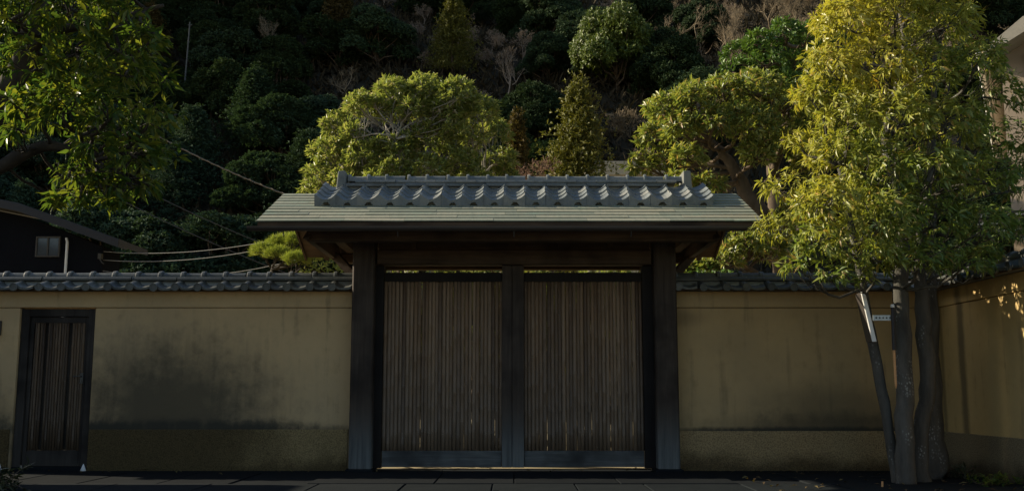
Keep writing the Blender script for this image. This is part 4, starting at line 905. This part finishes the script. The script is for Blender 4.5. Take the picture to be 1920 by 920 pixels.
def hill_tree(name, label, cat, parts, x, y, s, rz_=0.0, dz=0.0):
    named.append((x, y, 1.9)); p = hill(x, y); return place(name, label, cat, parts, (p[0], p[1], p[2]+dz), s, rz_)
hill_tree('conifer', 'lone olive conifer on the dark hillside straight above the domed tree', 'conifer', [('crown', FEATH[0], M['leaf_conifer']), ('trunk', STEM[0], M['bark_brown'])], -3.34, 44.0, (.8, .8, .82), 0, .2)
hill_tree('broadleaf_tree', 'sunlit green broadleaf on the hillside above the small olive conifer', 'tree', [('crown', BROAD[0][0], M['leaf_hill']), ('trunk', BROAD[0][1], M['bark_brown'])], 5.6, 41.2, (1.12, 1.1, 1.3), 1.0, -1.3)
hill_tree('conifer', 'rusty brown conifer at the edge of the grey thicket high on the hillside', 'conifer', [('crown', FEATH[1], M['leaf_brown']), ('trunk', STEM[1], M['bark_brown'])], -10.6, 48.5, 1.0, .5, -1.2)
hill_tree('conifer', 'small rusty conifer beside the thin grey pole on the shaded hillside', 'conifer', [('crown', FEATH[2], M['leaf_brown']), ('trunk', STEM[2], M['bark_brown'])], -20.9, 45, .8, .5, -.6)
hill_tree('bare_tree', 'leafless tan tree high on the hillside, first from the sunlit green broadleaf', 'tree', [('branches', BARE[0], M['twig_tan'])], 9.3, 46.5, 1.0, .3)
hill_tree('bare_tree', 'leafless tan tree with a forked pale trunk at the middle of the hilltop trio', 'tree', [('branches', BARE[1], M['twig_tan'])], 11.9, 45.5, 1.1, 1.3)
hill_tree('bare_tree', 'leafless tan tree just above the fresh green tree', 'tree', [('branches', BARE[2], M['twig_tan'])], 15.0, 46.5, 1.1, 2.2)
hill_tree('bare_tree', 'leafless grey tree below and beside the lone olive conifer', 'tree', [('branches', BARE[3], M['twig_grey'])], -.3, 41.5, .72, 2.9)
hill_tree('bare_tree', 'pale leafless tree lit against the dark slope, above the gutter end of the gate', 'tree', [('branches', BARE[1], M['twig_tan'])], -13.9, 46.5, .72, 4.0)
hill_tree('bare_tree', 'silvery leafless tree just above the crown edge of the domed tree', 'tree', [('branches', BARE[2], M['twig_tan'])], -8.6, 41.0, .6, 5.0)
rng_b = random.Random(5)
for i in range(15):
    x = 8.0 + 13.0*i/14 + rng_b.uniform(-.6, .6); y = rng_b.choice([44.0, 47.5, 50.5]) + rng_b.uniform(-.8, .8); p = hill(x, y)
    place('bare_tree', 'leafless tan tree among the bare trees lining the hilltop', 'tree', [('branches', BARE[rng_b.randrange(4)], M['twig_tan'])], p, rng_b.uniform(.6, .95), rng_b.uniform(0, 6), 'bare trees along the hilltop')
rng_h = random.Random(99)
def free(x, y): return all((x-a)**2 + ((y-b)*.8)**2 > c*c for a, b, c in named)
DARK = 'dark evergreen of the hillside wood'
DULL = 'feathery dull-green tree at the foot of the hill'
GREYT = 'leafless twiggy thicket on the hillside'
def where(px, yy):
    if px < -.33: return 'behind the overhanging evergreen'
    if px < -.19: return 'above the free end of the gutter'
    if px < -.05: return 'above the domed tree'
    if px < .06: return 'between the lone conifer and the sunlit broadleaf'
    if px < .20: return 'above the olive-leaved spreading tree'
    if px < .31: return 'above the fresh green tree'
    return 'behind the golden tree'
y = 27.0
while y < 62:
    x = -(y + 11)*.60 + rng_h.uniform(0, 2)
    while x < (y + 11)*.58:
        xx = x + rng_h.uniform(-.7, .7); yy = y + rng_h.uniform(-.9, .9)
        px = xx/(yy + 11.2)                     # how far to the side of the valley axis
        if free(xx, yy):
            u = rng_h.random(); s = rng_h.uniform(.75, 1.15); rzz = rng_h.uniform(0, 6.28); p = hill(xx, yy)
            low = yy < 37
            if px < -.16 and low:
                k = rng_h.randrange(3); bl_ = u < .72
                place('feathery_tree', DULL + ' ' + where(px, yy), 'tree', [('crown', BROAD[k][0] if bl_ else FEATH[k], M['leaf_blue']), ('trunk', BROAD[k][1] if bl_ else STEM[k], M['bark_brown'])], (p[0], p[1], p[2]-1.0*s), (s*1.05, s*1.05, s*.8), rzz, 'dull green trees at the foot of the hill')
            elif (-.17 < px < -.06 and u < .85) or (px > -.06 and u < (.55 if px < .06 else .75)):
                place('thicket', GREYT + ' ' + where(px, yy), 'thicket', [('stems', BRUSH[rng_h.randrange(3)], M['twig_tan'] if px > .1 and rng_h.random() < .6 else M['twig_grey'])], p, (s*1.3, s*1.3, s*1.1), rzz, 'grey thickets on the hillside')
            else:
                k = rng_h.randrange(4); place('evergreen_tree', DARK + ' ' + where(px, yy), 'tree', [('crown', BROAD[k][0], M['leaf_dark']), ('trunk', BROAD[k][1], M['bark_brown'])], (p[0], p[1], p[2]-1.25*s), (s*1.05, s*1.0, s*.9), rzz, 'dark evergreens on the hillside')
        x += rng_h.uniform(2.6, 3.6)
    y += 3.1
# undergrowth over the slope
rng = np.random.default_rng(700); n = 42000
yy = 21 + 48*rng.random(n)**.8; xx = (rng.random(n)*2-1)*(yy + 11)*.58
zz = np.array([hill_h(a, b) for a, b in zip(xx, yy)])
P = np.stack([xx, yy, zz - .05], 1); D = norm(rng.normal(size=(n, 3))*np.array([.7, .5, .2]) + np.array([0, -.25, .9])); N = rng.normal(size=(n, 3)) + np.array([0, -1, .3])
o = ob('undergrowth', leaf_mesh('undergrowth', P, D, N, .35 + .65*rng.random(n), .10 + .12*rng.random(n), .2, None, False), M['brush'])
tag(o, 'dry brush and dead grass covering the forest floor of the hillside', 'undergrowth'); o['kind'] = 'stuff'
p = (-17.1, 40, 14.5)
po = thing('pole', 'thin grey pole with a short crossbar high on the shaded hillside', 'pole', p)
MB().tube([(-.1, 0, -.6), (.12, 0, 5.6)], [.05, .035], 8).build('shaft', M['pole_grey'], po); MB().box(.02, .25, -.02, .02, 5.42, 5.45).build('crossbar', M['pole_grey'], po)

# ---------------------------------------------------------------- cables
def cable(name, label, pts, r, mat, sag=.0):
    n = 16; out = []; (ax, ay, az), (bx, by, bz) = pts
    for i in range(n+1):
        t = i/n; out.append((ax+(bx-ax)*t, ay+(by-ay)*t, az+(bz-az)*t - sag*4*t*(1-t)))
    return tag(MB().tube(out, r, 6).build(name, mat, None, True), label, 'cable')
c_ = cable('sheathed_cable', 'thick brown spiral-sheathed cable swooping down behind the copper eave', [(-6.9, 4.3, 5.6), (-1.2, 3.0, 3.0)], .009, M['rope'], .28)
pts = []; 
for i in range(160):
    t = i/159; z = 5.6 - 2.6*t - .28*4*t*(1-t); a = i*1.3
    pts.append((-6.9 + 5.7*t, 4.3 - 1.3*t +   .013*math.cos(a), z +   .013*math.sin(a)))
MB().tube(pts, .005, 4).build('spiral_wrap', M['rope'], c_)
cable('cable', 'upper pale cable of the pair curving above the pruned pine', [(-6.72, 5.33, 3.12), (-1.62, 3.2, 3.52)], .0055, M['cable'], .26)
cable('cable', 'lower pale cable of the pair curving above the pruned pine', [(-6.72, 5.33, 2.98), (-1.62, 3.2, 3.46)], .0055, M['cable'], .27)
cable('cable', 'pale cable sagging low behind the needle pads of the pine', [(-6.72, 5.33, 2.80), (-1.62, 3.2, 3.25)], .005, M['cable'], .36)
cable('cable', 'upper thin dark wire slanting across the shaded wood', [(-7.6, 6, 4.95), (-3.2, 6, 2.95)], .007, M['cable_dark'], .12)
cable('cable', 'lower thin dark wire slanting across the shaded wood', [(-7.6, 6, 4.55), (-3.2, 6, 2.6)], .007, M['cable_dark'], .10)

sp = thing('service_pole', 'slim timber service pole behind the gate roof where the pale cables end', 'pole', (-1.6, 3.2, 0))
MB().tube([(0, 0, -.05), (0, 0, 3.6)], [.06, .05], 9).build('shaft', M['bark_brown'], sp, True); MB().box(-.06, .06, -.07, -.05, 3.2, 3.56).build('cable_bracket', M['metal_grey'], sp)
rng = np.random.default_rng(900); n = 150
P = np.stack([np.concatenate([rng.uniform(-6, 4.6, 60), rng.uniform(2.2, 4.6, 90)]), np.concatenate([rng.uniform(-.6, .04, 60)*rng.random(60), rng.uniform(-3.0, .02, 90)]), .012 + .008*rng.random(n)], 1)
D = rng.normal(size=(n, 3))*np.array([1, 1, .12]); N = np.array([[0, 0, 1.0]]) + rng.normal(size=(n, 3))*.25
o = ob('fallen_leaves', leaf_mesh('fallen_leaves', P, D, N, .05 + .05*rng.random(n), .018 + .015*rng.random(n), .2, None, True), M['leaf_litter'])
tag(o, 'dry fallen leaves scattered on the dark paving along the wall foot', 'leaves'); o['kind'] = 'stuff'

# ---------------------------------------------------------------- small things along the wall
bd = thing('notice_board', 'narrow whitish board strapped to the slender leaning trunk', 'board', (3.355, -1.72, 1.30))
def slanted(x0, x1, y0, y1, z0, z1, lean):
    return MB().add([(x0,y0,z0),(x1,y0,z0),(x1,y1,z0),(x0,y1,z0),(x0+lean,y0,z1),(x1+lean,y0,z1),(x1+lean,y1,z1),(x0+lean,y1,z1)],
                    [(3,2,1,0),(4,5,6,7),(0,1,5,4),(1,2,6,5),(2,3,7,6),(3,0,4,7)])
o = slanted(.0, .030, -.012, .15, .0, .46, -.085).build('panel', M['metal_dark'], bd); edge_bevel(o, .004, 1)
o = slanted(-.004, .036, -.030, -.0125, .0, .465, -.085).build('edge_trim', M['white'], bd); edge_bevel(o, .004, 1)
s_ = MB(); s_.box(.005, .205, -.05, -.044, .195, .245); so = s_.build('strap', M['metal_grey'], bd)
for i in range(5): MB().tube([(.035+i*.032, -.0505, .22), (.035+i*.032, -.053, .22)], .008, 8).build('strap_hole', M['black_sleeve'], so)
pl = thing('garden_pole', 'slim pole with black sleeve and orange-tan lower shaft held by the metal strap', 'pole', (3.535, -1.78, .87))
MB().tube([(0, 0, .0), (.0, 0, .03), (.0, 0, .36)], [.004, .011, .012], 8).build('shaft', M['tan_pole'], pl)
MB().tube([(.0, 0, .35), (.008, 0, .745)], [.017, .017], 8).build('sleeve', M['black_sleeve'], pl)
MB().tube([(.008, 0, .746), (.008, 0, .775)], [.020, .016], 8).build('cap', M['white'], pl)
def salt(label, x):
    return tag(MB().tube([(x, -.10, .0), (x, -.10, .012), (x, -.10, .075)], [.030, .029, .003], 10).build('salt_cone', M['salt'], None, True), label, 'salt pile')
salt('little white cone of salt at the handle side of the bamboo side door', -4.60); salt('little white cone of salt at the hinge side of the bamboo side door', -5.50)
np_ = thing('intercom_box', 'dark little box fixed to the plaster beyond the bamboo side door', 'box', (-5.70, .10, 1.46))
o = MB().box(-.09, .02, -.035, -.001, 0, .16).build('case', M['metal_dark'], np_); edge_bevel(o, .006, 2)
MB().box(-.075, .005, -.039, -.0355, .03, .13).build('face_plate', M['siding'], np_)
tag(MB().tube([(3.30, -1.95, -.02), (3.305, -1.95, .05)], [.011, .009], 7).build('peg', M['tan_pole']), 'short pale peg in the paving in front of the slender leaning trunk', 'peg')
def low_plant(label, loc, seed, n, leaf, h, spread, mat):
    rng = np.random.default_rng(seed); root = thing('low_plant', label, 'plant', loc)
    T = np.stack([rng.normal(size=n)*spread, rng.normal(size=n)*spread*.7, h*rng.random(n)], 1); A = norm(T*np.array([1, 1, .6]) + np.array([0, 0, .15]))
    P, D, N, L, W, g = whorl_leaves(rng, T, A, (5, 8), leaf, leaf*.3, 1.0, .5, .15, .04)
    ob('leaves', leaf_mesh('leaves', P, D, N, L, W, .2, None, True), mat, root)
    mb = MB()
    for i in range(0, n, 3): limb(mb, rng, (T[i][0]*.2, T[i][1]*.2, -.03), T[i], .006, .003, .1, 4, 3)
    mb.build('stems', M['bark_brown'], root, True)
low_plant('dusty narrow-leaved plant at the pavement corner in front of the side door', (-4.52, -2.25, 0), 801, 70, .085, .20, .13, M['leaf_plant'])
low_plant('small dark ground plant at the foot of the return wall behind the trunks', (4.38, -1.0, 0), 802, 40, .06, .12, .16, M['leaf_plant'])
low_plant('sprawling dark ground plant closest to the street beside the return wall', (4.42, -1.75, 0), 803, 40, .06, .10, .15, M['leaf_left'])
